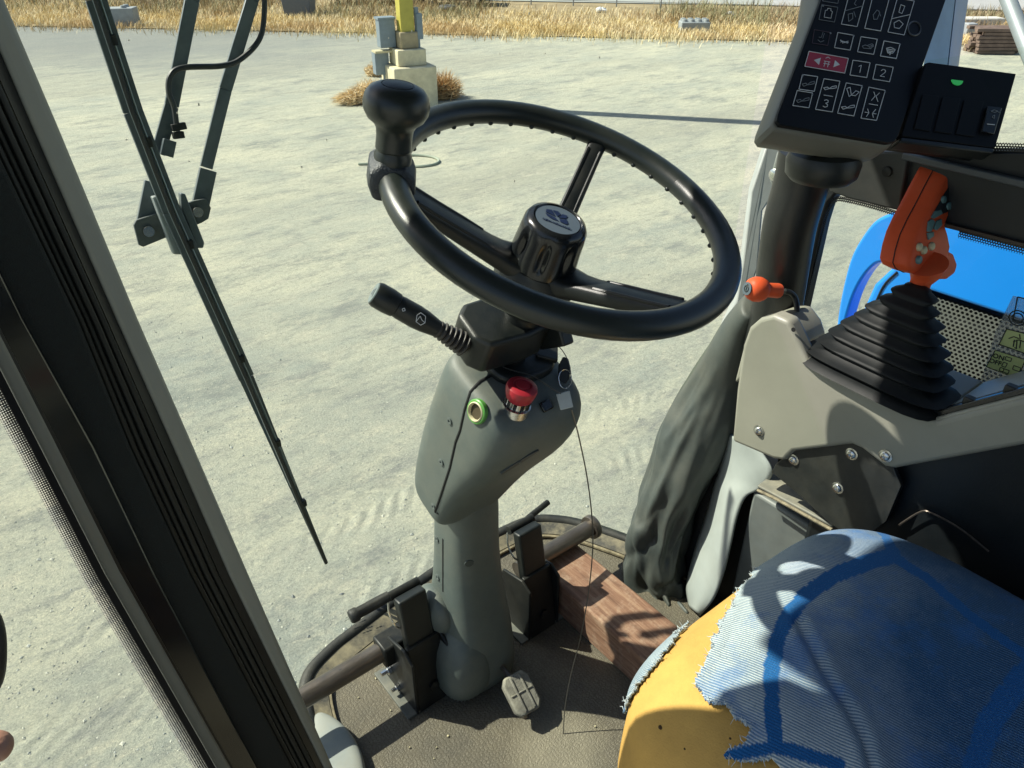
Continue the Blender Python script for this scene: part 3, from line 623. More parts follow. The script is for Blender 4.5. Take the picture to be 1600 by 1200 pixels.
# fingertip of the photographer's hand at the lower left
def hand():
    me = bpy.data.meshes.new('hand'); J = []; Ed = []; R_ = []
    def j(p, r, par=None):
        J.append(tuple(p)); R_.append(r)
        if par is not None: Ed.append((par, len(J)-1))
        return len(J)-1
    d = .40
    w0 = j(at(-420, 1330, d), .030); w1 = j(at(-330, 1290, d), .030, w0); pm = j(at(-235, 1235, d), .034, w1)
    tips = [((-150, 1185), (-78, 1172), (-22, 1167), (24, 1166), .0092), ((-150, 1225), (-80, 1225), (-35, 1222), (-8, 1220), .0085), ((-155, 1262), (-90, 1275), (-50, 1278), (-28, 1278), .008), ((-165, 1295), (-115, 1320), (-85, 1330), (-66, 1332), .007)]
    for a, b_, c, e, r in tips:
        k = j(at(*a, d), .013, pm); k = j(at(*b_, d-.004), r+.001, k); k = j(at(*c, d), r+.0004, k); j(at(*e, d+.003), r-.001, k)
    k = j(at(-215, 1180, d), .013, pm); k = j(at(-165, 1135, d-.01), .010, k); j(at(-120, 1110, d-.012), .009, k)
    o0 = V(*J[0]); me.from_pydata([tuple(V(*p)-o0) for p in J], Ed, []); o = bpy.data.objects.new('hand', me); COL.objects.link(o); o.location = tuple(o0)
    md = o.modifiers.new('skin', 'SKIN'); md.use_smooth_shade = True
    for sv, r in zip(me.skin_vertices[0].data, R_): sv.radius = (r, r)
    me.skin_vertices[0].data[0].use_root = True
    s = o.modifiers.new('round', 'SUBSURF'); s.levels = 2; s.render_levels = 2; me.materials.append(SKIN)
    tag(o, 'fingertip of a hand reaching in at the lower left edge', 'hand')
hand()
# rounded grey trim at the foot of the pillar
b = B(); tp = [(488, 1118), (508, 1120), (530, 1132), (550, 1152), (566, 1178), (574, 1205), (578, 1260), (500, 1290), (470, 1200)]
base = [onz(x, y, .002) for x, y in tp]; ctr = sum(base)/len(base)
rings = [base, [ctr+(p-ctr)*.99+V(0, 0, .016) for p in base], [ctr+(p-ctr)*.90+V(0, 0, .026) for p in base], [ctr+(p-ctr)*.5+V(0, 0, .030) for p in base]]
b.loft(rings); tag(b.obj('corner_trim', mat('corner_trim_grey', (.26, .29, .28), .5, dust=DUSTC), sub=2), 'rounded light grey trim piece on the floor at the foot of the left pillar', 'trim')

# ---- wiper outside the windscreen
def wp(x, y, o=0.0):
    r = ray(x, y); t = (1.085+o+.12*EYE)/(r[1]-.12*r[2]); return EYEP+r*t
wip = empty('windscreen_wiper', wp(395, -60), 'long black windscreen wiper with twin arms hanging outside the glass', 'wiper')
WN = nrm(V(0, 1, -.12))
WB = mat('wiper_hazed_black', (.095, .118, .128), .38, var=.2, scale=30, dust=(.35, .36, .34), dust_amt=.35)  # black lightened, haze of the glass put into the colour
def wl(pts, w, h, name, m, par=None, off=0, bevel=.001):
    b = B()
    for p, q in zip(pts[:-1], pts[1:]): b.bar(wp(*p, off), wp(*q, off), w, h, WN)
    return b.obj(name, m, par or wip, bevel=bevel)
BL = [(132, -60), (150, 0), (208, 175), (268, 330), (385, 590), (458, 760), (510, 880)]
bl = wl([BL[0], BL[1], BL[2], BL[3], BL[4]], .027, .006, 'blade_carrier', WB)
b = B(); n = 14; pts = [wp(385+(510-385)*k/n, 590+(880-590)*k/n, .002) for k in range(n+1)]
b.loft([[p+V(-.0125*(1-.70*k/n), 0, 0), p+V(.0125*(1-.70*k/n), 0, 0), p+V(.011*(1-.70*k/n), .007, 0), p+V(-.011*(1-.70*k/n), .007, 0)] for k, p in enumerate(pts)]); b.obj('blade_tip', WB, wip)
b = B()
for o in (-.0035, .0055): b.tube([wp(*p, -.006)+V(o, 0, 0) for p in BL[:6]], .0014, 6)
b.obj('spring_strip', mat('strip_light', (.30, .34, .35), .4, metal=.4), bl)
b = B(); b.tube([wp(*p, -.010)+V(-.0005, 0, 0) for p in BL], .0035, 6); b.obj('rubber_lip', RUBBER, bl)
for t in (.13, .30, .47, .66, .80, .9):
    x, y = np.interp(t*940-60, [p[1] for p in BL], [p[0] for p in BL]), t*940-60
    B().box(wp(x+4, y, -.004), (.006, .005, .007)).obj('clip', RUBBER, bl, bevel=.001)
ax1 = [(312, -60), (300, 0), (268, 165), (247, 240), (232, 300), (226, 345)]
ax2 = [(410, -60), (394, 0), (352, 140), (322, 262), (311, 315)]
wl(ax1[:4], .020, .006, 'wiper_arm', WB, off=.03); wl(ax2[:4], .019, .006, 'wiper_arm', WB, off=.03)
wl([(241, 285), (228, 350)], .028, .008, 'arm_end', WB, off=.032); wl([(325, 265), (311, 330)], .026, .008, 'arm_end', WB, off=.032)
br = B(); P8 = [(209, 352), (213, 344), (302, 314), (322, 310), (330, 325), (326, 342), (316, 348), (224, 386), (217, 383)]
br.prism([wp(x, y, .02) for x, y in P8], WN*.006); brk = br.obj('pivot_bracket', mat('wiper_dusty', (.085, .10, .10), .6, dust=(.35, .35, .31), dust_amt=.5, scale=60), wip, bevel=.001)
for x, y in ((233, 362), (310, 332)):
    B().lathe(wp(x, y, .012), WN, [(.001, 0), (.008, 0), (.0085, .008), (.001, .008)], 14).obj('bolt', BRIGHT, brk)
ch = B(); ch.prism([wp(x, y, .004) for x, y in [(238, 308), (252, 305), (262, 330), (270, 352), (290, 398), (272, 398), (262, 372)]], WN*.014); ch.obj('blade_clamp', mat('worn_grey_clamp', (.24, .27, .27), .45, dust=(.5, .5, .46), dust_amt=.5), wip, bevel=.002)
ch = B(); ch.prism([wp(x, y, .004) for x, y in [(282, 302), (290, 303), (320, 380), (318, 388), (308, 388), (284, 325)]], WN*.014); ch.obj('blade_clamp', WB, wip, bevel=.002)
wl([(252, 228), (272, 234)], .024, .012, 'nozzle_bracket', WB, off=.022)
wl([(268, 200), (290, 196)], .010, .010, 'nozzle', RUBBER, off=.018); wl([(270, 212), (287, 210)], .010, .010, 'nozzle', RUBBER, off=.018)
b = B(); b.tube(bez([wp(412, -50, .02), wp(413, 20, .02), wp(405, 62, .018), wp(375, 93, .016), (wp(345, 103, .016)), wp(285, 106, .018), wp(266, 120, .018), wp(264, 145, .018), wp(272, 168, .018), wp(277, 205, .018)], 8), .0042, 8); b.obj('washer_hose', mat('hose_black', (.03, .034, .036), .5), wip)

# ================================================================== STEERING COLUMN AND WHEEL
WC = V(.5596, .6043, .9727); WNRM = nrm(V(.0743, -.3511, .9334)); WA = nrm(V(.9968, 0, -.0794)); WBV = np.cross(WNRM, WA)
def wpt(r, deg, s=0.0): t = math.radians(deg); return WC+r*(math.cos(t)*WA+math.sin(t)*WBV)-WNRM*s
sw = empty('steering_wheel', WC, 'black three spoke steering wheel with spinner knob on the grey column', 'steering wheel')
b = B(); n = 72; rings = []
for k in range(n):
    a = k*360/n; c = wpt(.195, a); o = nrm(c-WC); rings.append([c+.0158*math.cos(q)*o+.0142*math.sin(q)*WNRM for q in np.arange(16)*2*math.pi/16])
b.loft(rings+[rings[0]], (False, False)); b.obj('rim', WHEELM, sw)
bb = B()
for k in range(40):
    c = wpt(.1828, k*9+2, .0085); bb.ball(c, (.0034, .0034, .0030), None, 8, 5)
rim_bumps = bb.obj('finger_bumps', WHEELM, sw); rim_bumps['kind'] = 'stuff'
HS = .098
for a in (37, 158, 278):
    b = B(); rings = []
    kw = .66 if a == 37 else 1.0
    for r, s, w, h in ((.02, .092, .030, .022), (.042, .086, .026, .022), (.060, .076, .0205, .0205), (.090, .060, .019, .019), (.135, .036, .018, .0165), (.170, .016, .0175, .0135), (.186, .006, .019, .011), (.195, .001, .020, .010)):
        c = wpt(r, a, s); o = nrm(wpt(.2, a)-WC); tq = np.cross(WNRM, o); nn = nrm(WNRM+o*.5*(s > .005))
        w = w*(kw if r > .05 else 1); rings.append([c+tq*w*math.copysign(abs(math.cos(q))**.6, math.cos(q))+nn*h*math.copysign(abs(math.sin(q))**.6, math.sin(q)) for q in np.arange(16)*2*math.pi/16])
    b.loft(rings); sp = b.obj('spoke', BLK, sw)
    g = B()
    for t in (-.013*kw, .013*kw): g.tube([wpt(r, a, s_)+np.cross(WNRM, nrm(wpt(.2, a)-WC))*t+nrm(WNRM+.5*nrm(wpt(.2, a)-WC))*hh for r, s_, hh in ((.075, .068, .0155), (.10, .0545, .0150), (.135, .036, .0135), (.165, .019, .0115))], .0028, 8)
    g.obj('spoke_ridge', BLK, sp)
hc = WC-WNRM*.018+WA*-.004
b = B(); b.lathe(hc-WNRM*.135, WNRM, [(.02, 0), (.034, .004), (.047, .03), (.052, .048), (.050, .062), (.043, .074), (.02, .074)], 40); b.obj('hub', BLK, sw)
def wob(a, h): return 1-.20*max(0, math.cos(a*8))**1.5*(max(0, math.sin(min(1, max(0, (h-.010)/.046))*math.pi))**.7)
b = B(); b.lathe(hc-WNRM*.068, WNRM, [(.02, 0), (.0415, .001), (.042, .010), (.0417, .015), (.0412, .022), (.0405, .030), (.0398, .038), (.0393, .046), (.039, .052), (.0375, .060), (.034, .066), (.029, .068), (.0275, .0655), (.001, .0655)], 96, wob); cap_ = b.obj('hub_cap', GLOSS, sw, angle=60)
b = B(); b.lathe(hc-WNRM*.0035, WNRM, [(.001, 0), (.0262, 0), (.0268, .002), (.001, .0024)], 40); emb = b.obj('emblem', SILVER, cap_)
# leaf mark and lettering, flat print on the emblem plate
EU = nrm(RT-WNRM*np.dot(RT, WNRM)); EU = nrm(EU*math.cos(.30)-np.cross(WNRM, EU)*math.sin(.30)); EV = np.cross(WNRM, EU)
ec = hc-WNRM*.0035+WNRM*.0027
leafs = [[(-.016, .004), (-.017, .010), (-.011, .013), (-.004, .003)], [(-.010, .0135), (-.004, .0155), (.0005, .012), (-.002, .004)], [(.002, .0135), (.008, .0145), (.008, .008), (.0, .003)], [(-.016, .002), (-.004, .001), (.002, -.004), (-.006, -.0045), (-.013, -.002)], [(.0015, .001), (.009, .006), (.0125, .0), (.011, -.004), (.004, -.0035)]]
b = B()
for lf in leafs: b.prism([ec+EU*x+EV*y for x, y in lf], WNRM*.0004)
b.obj('leaf_mark', NAVY, cap_)
text('lettering', 'NEW HOLLAND', .0046, ec+EU*.001-EV*.0105+WNRM*.0003, EU*.96+EV*.05, EV, NAVY, cap_)
# spinner knob
kr = wpt(.195, 152); kb = at(620, 157, .742); kd = nrm(kb-kr); kt = nrm(np.cross(WNRM, kr-WC)); 
KP = [(.001, .012), (.0195, .014), (.0195, .022), (.0172, .0255), (.0172, .027), (.0186, .028), (.0182, .040), (.0190, .048), (.0220, .0535), (.0285, .0585), (.0325, .066), (.0332, .0735), (.0315, .081), (.0270, .0870), (.0195, .0905), (.0165, .0912), (.0158, .0902), (.001, .0908)]
b = B(); b.lathe(kr, kd, KP, 44); kn = b.obj('spinner_knob', WHEELM, sw, angle=55)
b = B(); b.lathe(kr+kd*.0895, kd, [(.001, 0), (.0150, 0), (.0150, .0017), (.012, .0026), (.001, .003)], 32); b.obj('knob_cap', BLK, kn)
rx = nrm(kr-WC-WNRM*np.dot(kr-WC, WNRM))
b = B(); cl = []
for s_, w, up_ in ((-.024, .020, .009), (-.020, .0245, .018), (0, .026, .023), (.020, .0245, .018), (.024, .020, .009)):
    c = kr+kt*s_; cl.append([c+rx*w+kd*-.006, c+rx*w*.96+kd*up_*.5, c+rx*w*.5+kd*up_, c-rx*w*.5+kd*up_, c-rx*w*.96+kd*up_*.5, c-rx*w+kd*-.006, c-rx*w*.8+kd*-.018, c+rx*w*.8+kd*-.018])
b.loft(cl); b.obj('knob_clamp', mat('clamp_rough_black', (.03, .036, .042), .42, var=.3, scale=120, bump=.6, bscale=500, rvar=.15), kn, bevel=.003, bseg=3)

# column: lower cover, upper cover, switch housing, stalk
col_ = empty('steering_column', (.535, .815, 0), 'grey plastic steering column with red stop button and black indicator stalk', 'steering column')
def ring(c, hx, hy, ax, ay, e=.55, n=36, sk=0):
    out = []
    for q in np.arange(n)*2*math.pi/n:
        cx, sy = math.cos(q), math.sin(q); out.append(c+ax*hx*math.copysign(abs(cx)**e, cx)+ay*hy*math.copysign(abs(sy)**e, sy))
    return out
X_, Y_ = V(1, 0, 0), V(0, 1, 0)
LCS = [(.542, .812, 0, .070, .088), (.542, .812, .03, .070, .088), (.543, .812, .09, .069, .083), (.545, .812, .15, .063, .074), (.546, .812, .22, .053, .061), (.543, .808, .32, .047, .053), (.539, .797, .42, .046, .050), (.536, .785, .50, .042, .046)]
b = B(); b.loft([ring(V(x, y, z), hx, hy, X_, Y_, .62) for x, y, z, hx, hy in LCS])
lc = b.obj('lower_cover', GREY, col_, sub=1)
b = B(); b.loft([ring(V(.500, .775, 0), .052, .055, X_, Y_, .8), ring(V(.500, .775, .06), .052, .055, X_, Y_, .8), ring(V(.502, .78, .11), .048, .052, X_, Y_, .8), ring(V(.51, .785, .150), .030, .036, X_, Y_, .8), ring(V(.515, .79, .162), .008, .01, X_, Y_, .8)]); b.obj('foot_cover', GREY, lc, sub=1)
b = B(); b.ball(V(.487, .835, .165), (.030, .05, .050), None, 20, 12); b.obj('side_bulge', GREY, lc)
SEAM = mat('seam_shadow_gap', (.008, .009, .009), .8)
# the joint line between the two half shells, on the left front of the lower cover
def on_col(px, py, d): return at(px, py, d)
# upper cover: loft along the wheel axis
def ap(s, u, v): return WC-WNRM*s+WA*u+WBV*v
secs = [(.250, -.012, .062, .052), (.254, -.018, .073, .064), (.264, -.025, .0805, .074), (.285, -.030, .0835, .081), (.320, -.030, .0830, .083), (.365, -.024, .0810, .079), (.41, -.015, .0785, .071), (.46, -.008, .0745, .063), (.51, -.004, .0705, .056), (.55, -.003, .0655, .050), (.572, -.004, .0575, .043), (.581, -.004, .047, .034)]
b = B(); b.loft([ring(ap(s, .004, cv), hu, hv, WA, WBV, .44, 48) for s, cv, hu, hv in secs]); uc = b.obj('upper_cover', GREY, col_, sub=1)
# seam ring round the upper cover
def uc_pt(s, q, k=1.0):
    S = [x[0] for x in secs]; cv, hu, hv = (np.interp(s, S, [x[i] for x in secs]) for i in (1, 2, 3)); cx, sy = math.cos(q), math.sin(q)
    return ap(s, .004+hu*k*math.copysign(abs(cx)**.62, cx), cv+hv*k*math.copysign(abs(sy)**.62, sy))
UCF = finder(uc); LCF = finder(lc)
def joint(F, path, par, r=.0026):
    pts = []
    for (x0, y0), (x1, y1) in zip(path[:-1], path[1:]):
        for t in np.arange(5)/5: p, n_ = F(x0+(x1-x0)*t, y0+(y1-y0)*t); pts.append(p-n_*.0010)
    b = B(); b.tube(pts, r, 8); b.obj('seam', SEAM, par)
joint(UCF, [(783, 578), (750, 596), (735, 612), (726, 640), (719, 672), (712, 690), (703, 730), (690, 770), (673, 820)], uc)
joint(LCF, [(692, 842), (692, 880), (692, 935)], lc, .0022)
SCR = mat('grey_screw', (.10, .12, .115), .45)
def screw(F, x, y, par, r=.0062):
    p, o = F(x, y); b = B(); b.lathe(p-o*.002, o, [(.001, 0), (r, 0), (r, .0038), (r*.8, .0042), (r*.42, .0038), (r*.36, .0024), (.001, .0024)], 16); b.obj('screw', SCR, par)
for x, y in ((703, 658), (690, 722), (666, 798)): screw(UCF, x, y, uc, .0055)
for x, y in ((683, 842), (684, 902)): screw(LCF, x, y, lc)
p, o = UCF(745, 573); b = B(); b.lathe(p-o*.001, o, [(.0004, 0), (.0034, 0), (.0034, .002), (.0004, .002)], 12); b.obj('peg_hole', VOID, uc)
p, o = LCF(733, 880); b = B(); b.lathe(p-o*.002, o, [(.001, 0), (.0085, 0), (.0075, .0032), (.001, .0036)], 18); b.obj('plug', mat('dark_grey_plug', (.045, .058, .055), .5), lc)
# ring socket and red stop button on the sloping face
p, nn = UCF(746, 643)
b = B(); b.lathe(p-nn*.004, nn, [(.0125, 0), (.0165, .001), (.0165, .0065), (.0150, .0078), (.0128, .0078), (.0125, 0)], 28, None, False); so_ = b.obj('socket_ring', GREEN, uc)
b = B(); b.lathe(p-nn*.004, nn, [(.0128, .002), (.0134, .0085), (.0120, .0096), (.0106, .008), (.0104, .001)], 28, None, False); b.obj('inner_ring', CREAM, so_)
B().lathe(p-nn*.004, nn, [(.0008, 0), (.0106, 0), (.0106, .0052), (.0008, .0048)], 24).obj('socket_hole', mat('socket_brown', (.06, .045, .02), .7), so_)
eb_, nn = UCF(806, 634); dp_ = (eb_-EYEP)@FW; ed = nrm(at(816, 601, dp_-.022)-eb_); eb_ = eb_+nn*.004
b = B(); b.lathe(eb_-ed*.012, ed, [(.001, 0), (.0185, 0), (.0185, .012), (.0150, .013), (.0145, .026), (.001, .026)], 28); st = b.obj('stop_collar', BRIGHT, uc)
for k in range(10):
    a = k*.628; u = nrm(np.cross(ed, (0, 1, .2))); w = np.cross(ed, u); q = eb_+(u*math.cos(a)+w*math.sin(a))*.0150
    B().bar(q+ed*.001, q+ed*.012, .003, .004, u).obj('slot', GLOSS, st)
b = B(); b.lathe(eb_+ed*.010, ed, [(.001, 0), (.0150, 0), (.0175, .003), (.0195, .010), (.0205, .016), (.0195, .0205), (.0165, .0225), (.012, .0232), (.0115, .0222), (.009, .0222), (.0085, .0235), (.001, .0240)], 36); b.obj('stop_button', RED, uc)
for x, y, r_ in ((812, 722, .016),):
    p, nn = UCF(x, y); u_ = nrm(at(836, 704, 1)-at(790, 736, 1)); u_ = nrm(u_-nn*(u_@nn)); w_ = np.cross(nn, u_)
    b = B(); b.prism([p+u_*(.030*math.cos(q))+w_*(.0085*math.sin(q))*(1 if math.sin(q) > 0 else .5)-nn*.004 for q in np.linspace(0, 6.283, 21)[:-1]], nn*.0052); rc = b.obj('moulded_recess', mat('recess_grey', (.06, .07, .068), .6), uc)
    b = B(); b.bar(p+w_*.006+nn*.001, p-w_*.004+nn*.001, .003, .003, nn); b.obj('rib', GREY, rc)
p, nn = UCF(853, 634); B().box(p, (.009, .007, .004), (nrm(np.cross(nn, (0, 0, 1))), np.cross(nn, nrm(np.cross(nn, (0, 0, 1)))), nn)).obj('key_switch', GLOSS, uc, bevel=.002)
# steel shaft and collar between housing and cover
b = B(); b.tube([ap(.10, 0, 0), ap(.285, 0, 0)], .024, 20); b.obj('shaft', BLK, col_)
b = B(); b.loft([ring(ap(s, .015, -.005), .052*k, .042*k, WA, WBV, .7) for s, k in ((.238, .9), (.242, 1), (.262, 1.0), (.275, 1.1))]); b.obj('dust_collar', BLK, col_, bevel=.003)
b = B(); b.bar(ap(.236, .045, -.03), ap(.236, .085, .02), .03, .008, WNRM); b.obj('latch', BLK, col_, bevel=.002)
b = B(); b.loft([ring(ap(s, .060, .012), .030*k, .030*k, WA, WBV, .9, 24) for s, k in ((.238, .5), (.242, .85), (.255, 1), (.30, 1.05))]); b.obj('cable_boss', BLK, col_, sub=1)
# switch housing: angular box left of the shaft
hb_ = [(-.080, .030), (-.083, -.012), (-.070, -.030), (-.010, -.032), (.030, -.026), (.036, .0), (.026, .036), (-.03, .048), (-.062, .046)]
b = B(); b.prism([ap(.222, u, v) for u, v in hb_], WNRM*.052); sh = b.obj('switch_housing', BLK, col_, bevel=.006, bseg=3)
b = B(); b.bar(ap(.2, .040, -.040), ap(.165, .038, .0), .02, .05, WNRM); b.obj('housing_clip', BLK, col_, bevel=.003)
# indicator stalk
s0 = ap(.195, -.080, -.002); s1 = at(585, 458, .880)
sd = nrm(s1-s0); Ls = np.linalg.norm(s1-s0)
b = B(); prof = []
for k in range(7): h = .002+k*.0062; prof += [(.0128-.0006*k, h), (.0165-.0009*k, h+.0022), (.0165-.0009*k, h+.0038), (.0128-.0006*k, h+.0058)]
b.lathe(s0, sd, [(.001, -.004)]+prof+[(.001, .046)], 26); stk = b.obj('stalk_boot', mat('brown_black_rubber', (.032, .028, .026), .5, dust=DUSTC, dust_amt=.12), col_)
b = B(); b.lathe(s0, sd, [(.001, .030), (.0095, .032), (.0105, .045), (.0135, .062), (.0145, .075), (.0142, Ls-.036), (.0135, Ls-.030), (.0148, Ls-.029), (.0158, Ls-.018), (.0155, Ls-.004), (.0140, Ls), (.001, Ls)], 32); sb_ = b.obj('stalk', BLK, col_, angle=35)
b = B(); b.lathe(s0, sd, [(.001, Ls+.0002), (.0132, Ls+.0002), (.0126, Ls+.0014), (.001, Ls+.0016)], 28); b.obj('stalk_end', mat('worn_grey_cap', (.17, .21, .21), .45), sb_)
eu = nrm(UP-sd*np.dot(UP, sd)); ev = np.cross(sd, eu)
b = B(); tt = s0+sd*(Ls+.0018)
for (x0, y0, x1, y1) in ((-.006, -.004, -.002, .006), (-.002, .006, .004, .003), (.004, .003, .005, -.005), (.005, -.005, -.006, -.004), (-.003, -.002, .002, -.001)):
    b.bar(tt+eu*x0+ev*y0, tt+eu*x1+ev*y1, .0012, .0005, sd)
b.obj('horn_symbol', DIMW, sb_)
sp_ = nrm(EYEP-(s0+sd*.08)); sp_ = nrm(sp_-sd*np.dot(sp_, sd)); tn = np.cross(sd, sp_)
def on_stalk(l, w): a = w/.0145; return s0+sd*l+(sp_*math.cos(a)+tn*math.sin(a))*.0149
b = B()
for lo, pts in (((.072), [(-.007, -.001), (-.004, .006), (.003, .007), (.006, .002), (.003, -.005), (-.004, -.006), (-.007, -.001), (-.002, 0), (.002, .003), (.003, -.005)]), ((.095), [(-.002, -.0), (.0, .002), (.002, 0), (0, -.002), (-.002, 0)])):
    for (a0, c0), (a1, c1) in zip(pts[:-1], pts[1:]): b.bar(on_stalk(lo+a0, c0), on_stalk(lo+a1, c1), .0008, .0004, sp_)
b.obj('stalk_symbol', WHITE, sb_)

# ---- key, seal wire and tag hanging on the column
key = empty('ignition_key', at(880, 590, 1.02), 'black ignition key with steel ring in the top of the column', 'key')
b = B(); b.prism([at(x, y, 1.02) for x, y in [(872, 588), (873, 570), (880, 557), (888, 560), (892, 575), (890, 592), (882, 602), (875, 600)]], nrm(FW)*.006); b.obj('key_head', BLK, key, bevel=.0015)
b = B(); b.tube([at(883+10*math.cos(a), 592+15*math.sin(a), 1.012) for a in np.linspace(0, 6.3, 22)], .0007, 6); b.obj('key_ring', BRIGHT, key)
sealw = empty('seal_wire', at(882, 625, .985), 'thin grey seal wire with square tag hanging from the column to the floor', 'wire')
b = B(); b.tube(bez([at(766, 560, 1.0), at(790, 575, .985), at(830, 587, .98), at(858, 604, .98), at(876, 615, .985)], 6), .0009, 6); b.obj('wire_loop', WIRE, sealw)
b = B(); b.tube(bez([at(848, 527, 1.0), at(868, 537, 1.0), at(884, 556, 1.0), at(892, 585, .995), at(886, 610, .99)], 6), .0007, 6); b.obj('wire_loop', WIRE, sealw)
b = B(); b.tube(bez([at(893, 640, .985), at(905, 685, 1.02), at(918, 750, 1.09), at(925, 810, 1.15), at(926, 860, 1.19), at(919, 930, 1.24), at(906, 1000, 1.285), at(892, 1055, 1.32), at(883, 1105, 1.34), onz(880, 1146, .001)], 6), .0010, 6); b.obj('long_wire', WIRE, sealw)
b = B(); b.prism([at(x, y, d) for x, y, d in [(869, 616, .985), (890, 610, .985), (896, 636, .985), (876, 641, .985)]], nrm(FW)*.005); b.obj('tag_plate', TAGM, sealw, bevel=.001)

# ================================================================== FOOT RESTS, PEDALS, BLOCK
def footrest(x0, x1, capend, label):
    p = empty('foot_rest', ((x0+x1)/2, .858, .02), label, 'foot rest', 'steel foot rest tubes either side of the column')
    B().tube([(x0, .858, .108), (x1, .858, .108)], .0185, 20).obj('tube', STEEL, p)
    if capend:
        b = B(); b.lathe((x1-.004, .858, .108), (1, 0, 0), [(.001, 0), (.026, 0), (.027, .003), (.027, .012), (.025, .015), (.001, .016)], 24); b.obj('end_cap', STEEL, p)
    return p
footrest(.14, .42, False, 'worn steel foot rest tube left of the column running behind the pillar')
footrest(.70, .905, True, 'worn steel foot rest tube right of the column with a round end cap')
def bracket(x, side, label):
    p = empty('pedal_bracket', (x, .82, 0), label, 'pedal bracket', 'black pedal brackets either side of the column')
    M_ = mat('black_bracket_paint', (.007, .009, .010), .45, var=.3, scale=30, dust=DUSTC, dust_amt=.12, spec=.3)
    b = B(); b.prism([(x-.040, .775, 0), (x-.040, .885, 0), (x-.040, .885, .06), (x-.040, .86, .135), (x-.040, .80, .150), (x-.040, .775, .135)], (.006, 0, 0)); b.obj('side_plate', M_, p, bevel=.002)
    b = B(); b.prism([(x+.034, .775, 0), (x+.034, .885, 0), (x+.034, .885, .06), (x+.034, .86, .135), (x+.034, .80, .150), (x+.034, .775, .135)], (.006, 0, 0)); b.obj('side_plate', M_, p, bevel=.002)
    b = B(); b.prism([(x-.0335, .775, 0), (x-.0335, .784, 0), (x-.0335, .808, .15), (x-.0335, .799, .15)], (.067, 0, 0)); b.obj('front_plate', M_, p, bevel=.002)
    b = B(); b.prism([(x-.028, .800, .128), (x-.028, .822, .128), (x-.028, .844, .240), (x-.028, .822, .244)], (.056, 0, 0)); pd = b.obj('pedal_plate', BLK, p, bevel=.004, bseg=3)
    b = B(); b.tube([(x-.03, .852, .238), (x+.03, .852, .238)], .0085, 12); b.obj('hinge_pin', M_, p)
    a, e = (x-.026, .856, .236), (x-.026-.105, .864, .226)
    if side > 0: a, e = (x+.020, .856, .238), (x+.020+.062, .866, .240)
    if side < 0:
        ax_ = nrm(V(*e)-V(*a)); b = B(); b.lathe(a, ax_, [(.001, 0), (.009, .002), (.010, .02), (.010, .060), (.0125, .064), (.0125, .074), (.010, .077), (.001, .077)], 24, lambda q, h: 1-.13*max(0, math.cos(q*7))*(1 if .018 < h < .061 else 0)); b.obj('lever_grip', RUBBER, p, angle=60)
    else:
        b = B(); b.tube([a, e], .0062, 10); b.obj('lever', M_, p)
    b = B(); b.tube(bez([(x-.030, .856, .230), (x-.037, .845, .208), (x-.036, .83, .19), (x-.029, .826, .18)], 6), .0018, 6); b.obj('return_spring', BRIGHT, p)
    for y, z in ((.795, .045),):
        B().lathe((x+.004, y-.014, z), (0, -1, .18), [(.001, -.006), (.0095, 0), (.0095, .004), (.001, .005)], 6).obj('bolt', M_, p)
    if side < 0:
        b = B(); b.lathe((x-.041, .86, .045), (-1, 0, 0), [(.001, 0), (.009, 0), (.009, .007), (.005, .007), (.005, .020), (.001, .020)], 6); b.obj('bolt', BRIGHT, p)
        b = B(); b.lathe((x-.041, .835, .020), (-1, 0, 0), [(.001, 0), (.008, 0), (.008, .006), (.004, .006), (.004, .015), (.001, .015)], 6); b.obj('bolt', BRIGHT, p)
        b = B(); b.box((x-.03, .858, .108), (.030, .022, .024)); b.obj('tube_socket', M_, p, bevel=.004)
    B().box((x-.0, .838, .003), (.058, .062, .003)).obj('base_plate', mat('bolted_base_plate', (.10, .11, .10), .6, dust=DUSTC, dust_amt=.6), p, bevel=.001)
bracket(.436, -1, 'black pedal bracket left of the column with ribbed lever grip')
bracket(.702, 1, 'black pedal bracket right of the column by the wooden block')
# small rubber accelerator pedal
pc = onz(815, 1083, .055); ped = empty('foot_pedal', (pc[0], pc[1], 0), 'small dusty ribbed rubber pedal on the floor in front of the column', 'pedal')
pu = nrm(onz(838, 1060, .055)-onz(800, 1035, .055)); pu = nrm(V(.92, -.10, .0)); pv = nrm(V(.10, .86, .48)); pv = nrm(pv-pu*(pu@pv)); pn = np.cross(pu, pv)
PEDM = mat('dusty_pedal_rubber', (.17, .165, .14), .75, var=.35, scale=60, bump=.4, dust=(.42, .40, .30), dust_amt=.8)
b = B(); o8 = [(-.019, -.036), (.019, -.036), (.027, -.024), (.027, .024), (.019, .036), (-.019, .036), (-.027, .024), (-.027, -.024)]
b.prism([pc+pu*x+pv*y-pn*.012 for x, y in o8], pn*.016); pad = b.obj('pedal_pad', PEDM, ped, bevel=.004, bseg=3)
for x in (-.009, .010): B().bar(pc+pu*x-pv*.031+pn*.005, pc+pu*x+pv*.031+pn*.005, .004, .004, pn).obj('rib', PEDM, pad, bevel=.001)
B().bar(pc+pv*.002-pu*.022+pn*.0045, pc+pv*.002+pu*.022+pn*.0045, .003, .003, pn).obj('rib', PEDM, pad, bevel=.001)
b = B(); b.tube([pc-pn*.01, pc+pv*.03-pn*.015, V(.56, .765, .055)], .005, 8); b.obj('pedal_rod', STEEL, ped)
b = B(); b.tube([pc-pn*.01, V(pc[0], pc[1]-.01, 0.0)], .008, 8); b.obj('pedal_stem', STEEL, ped)

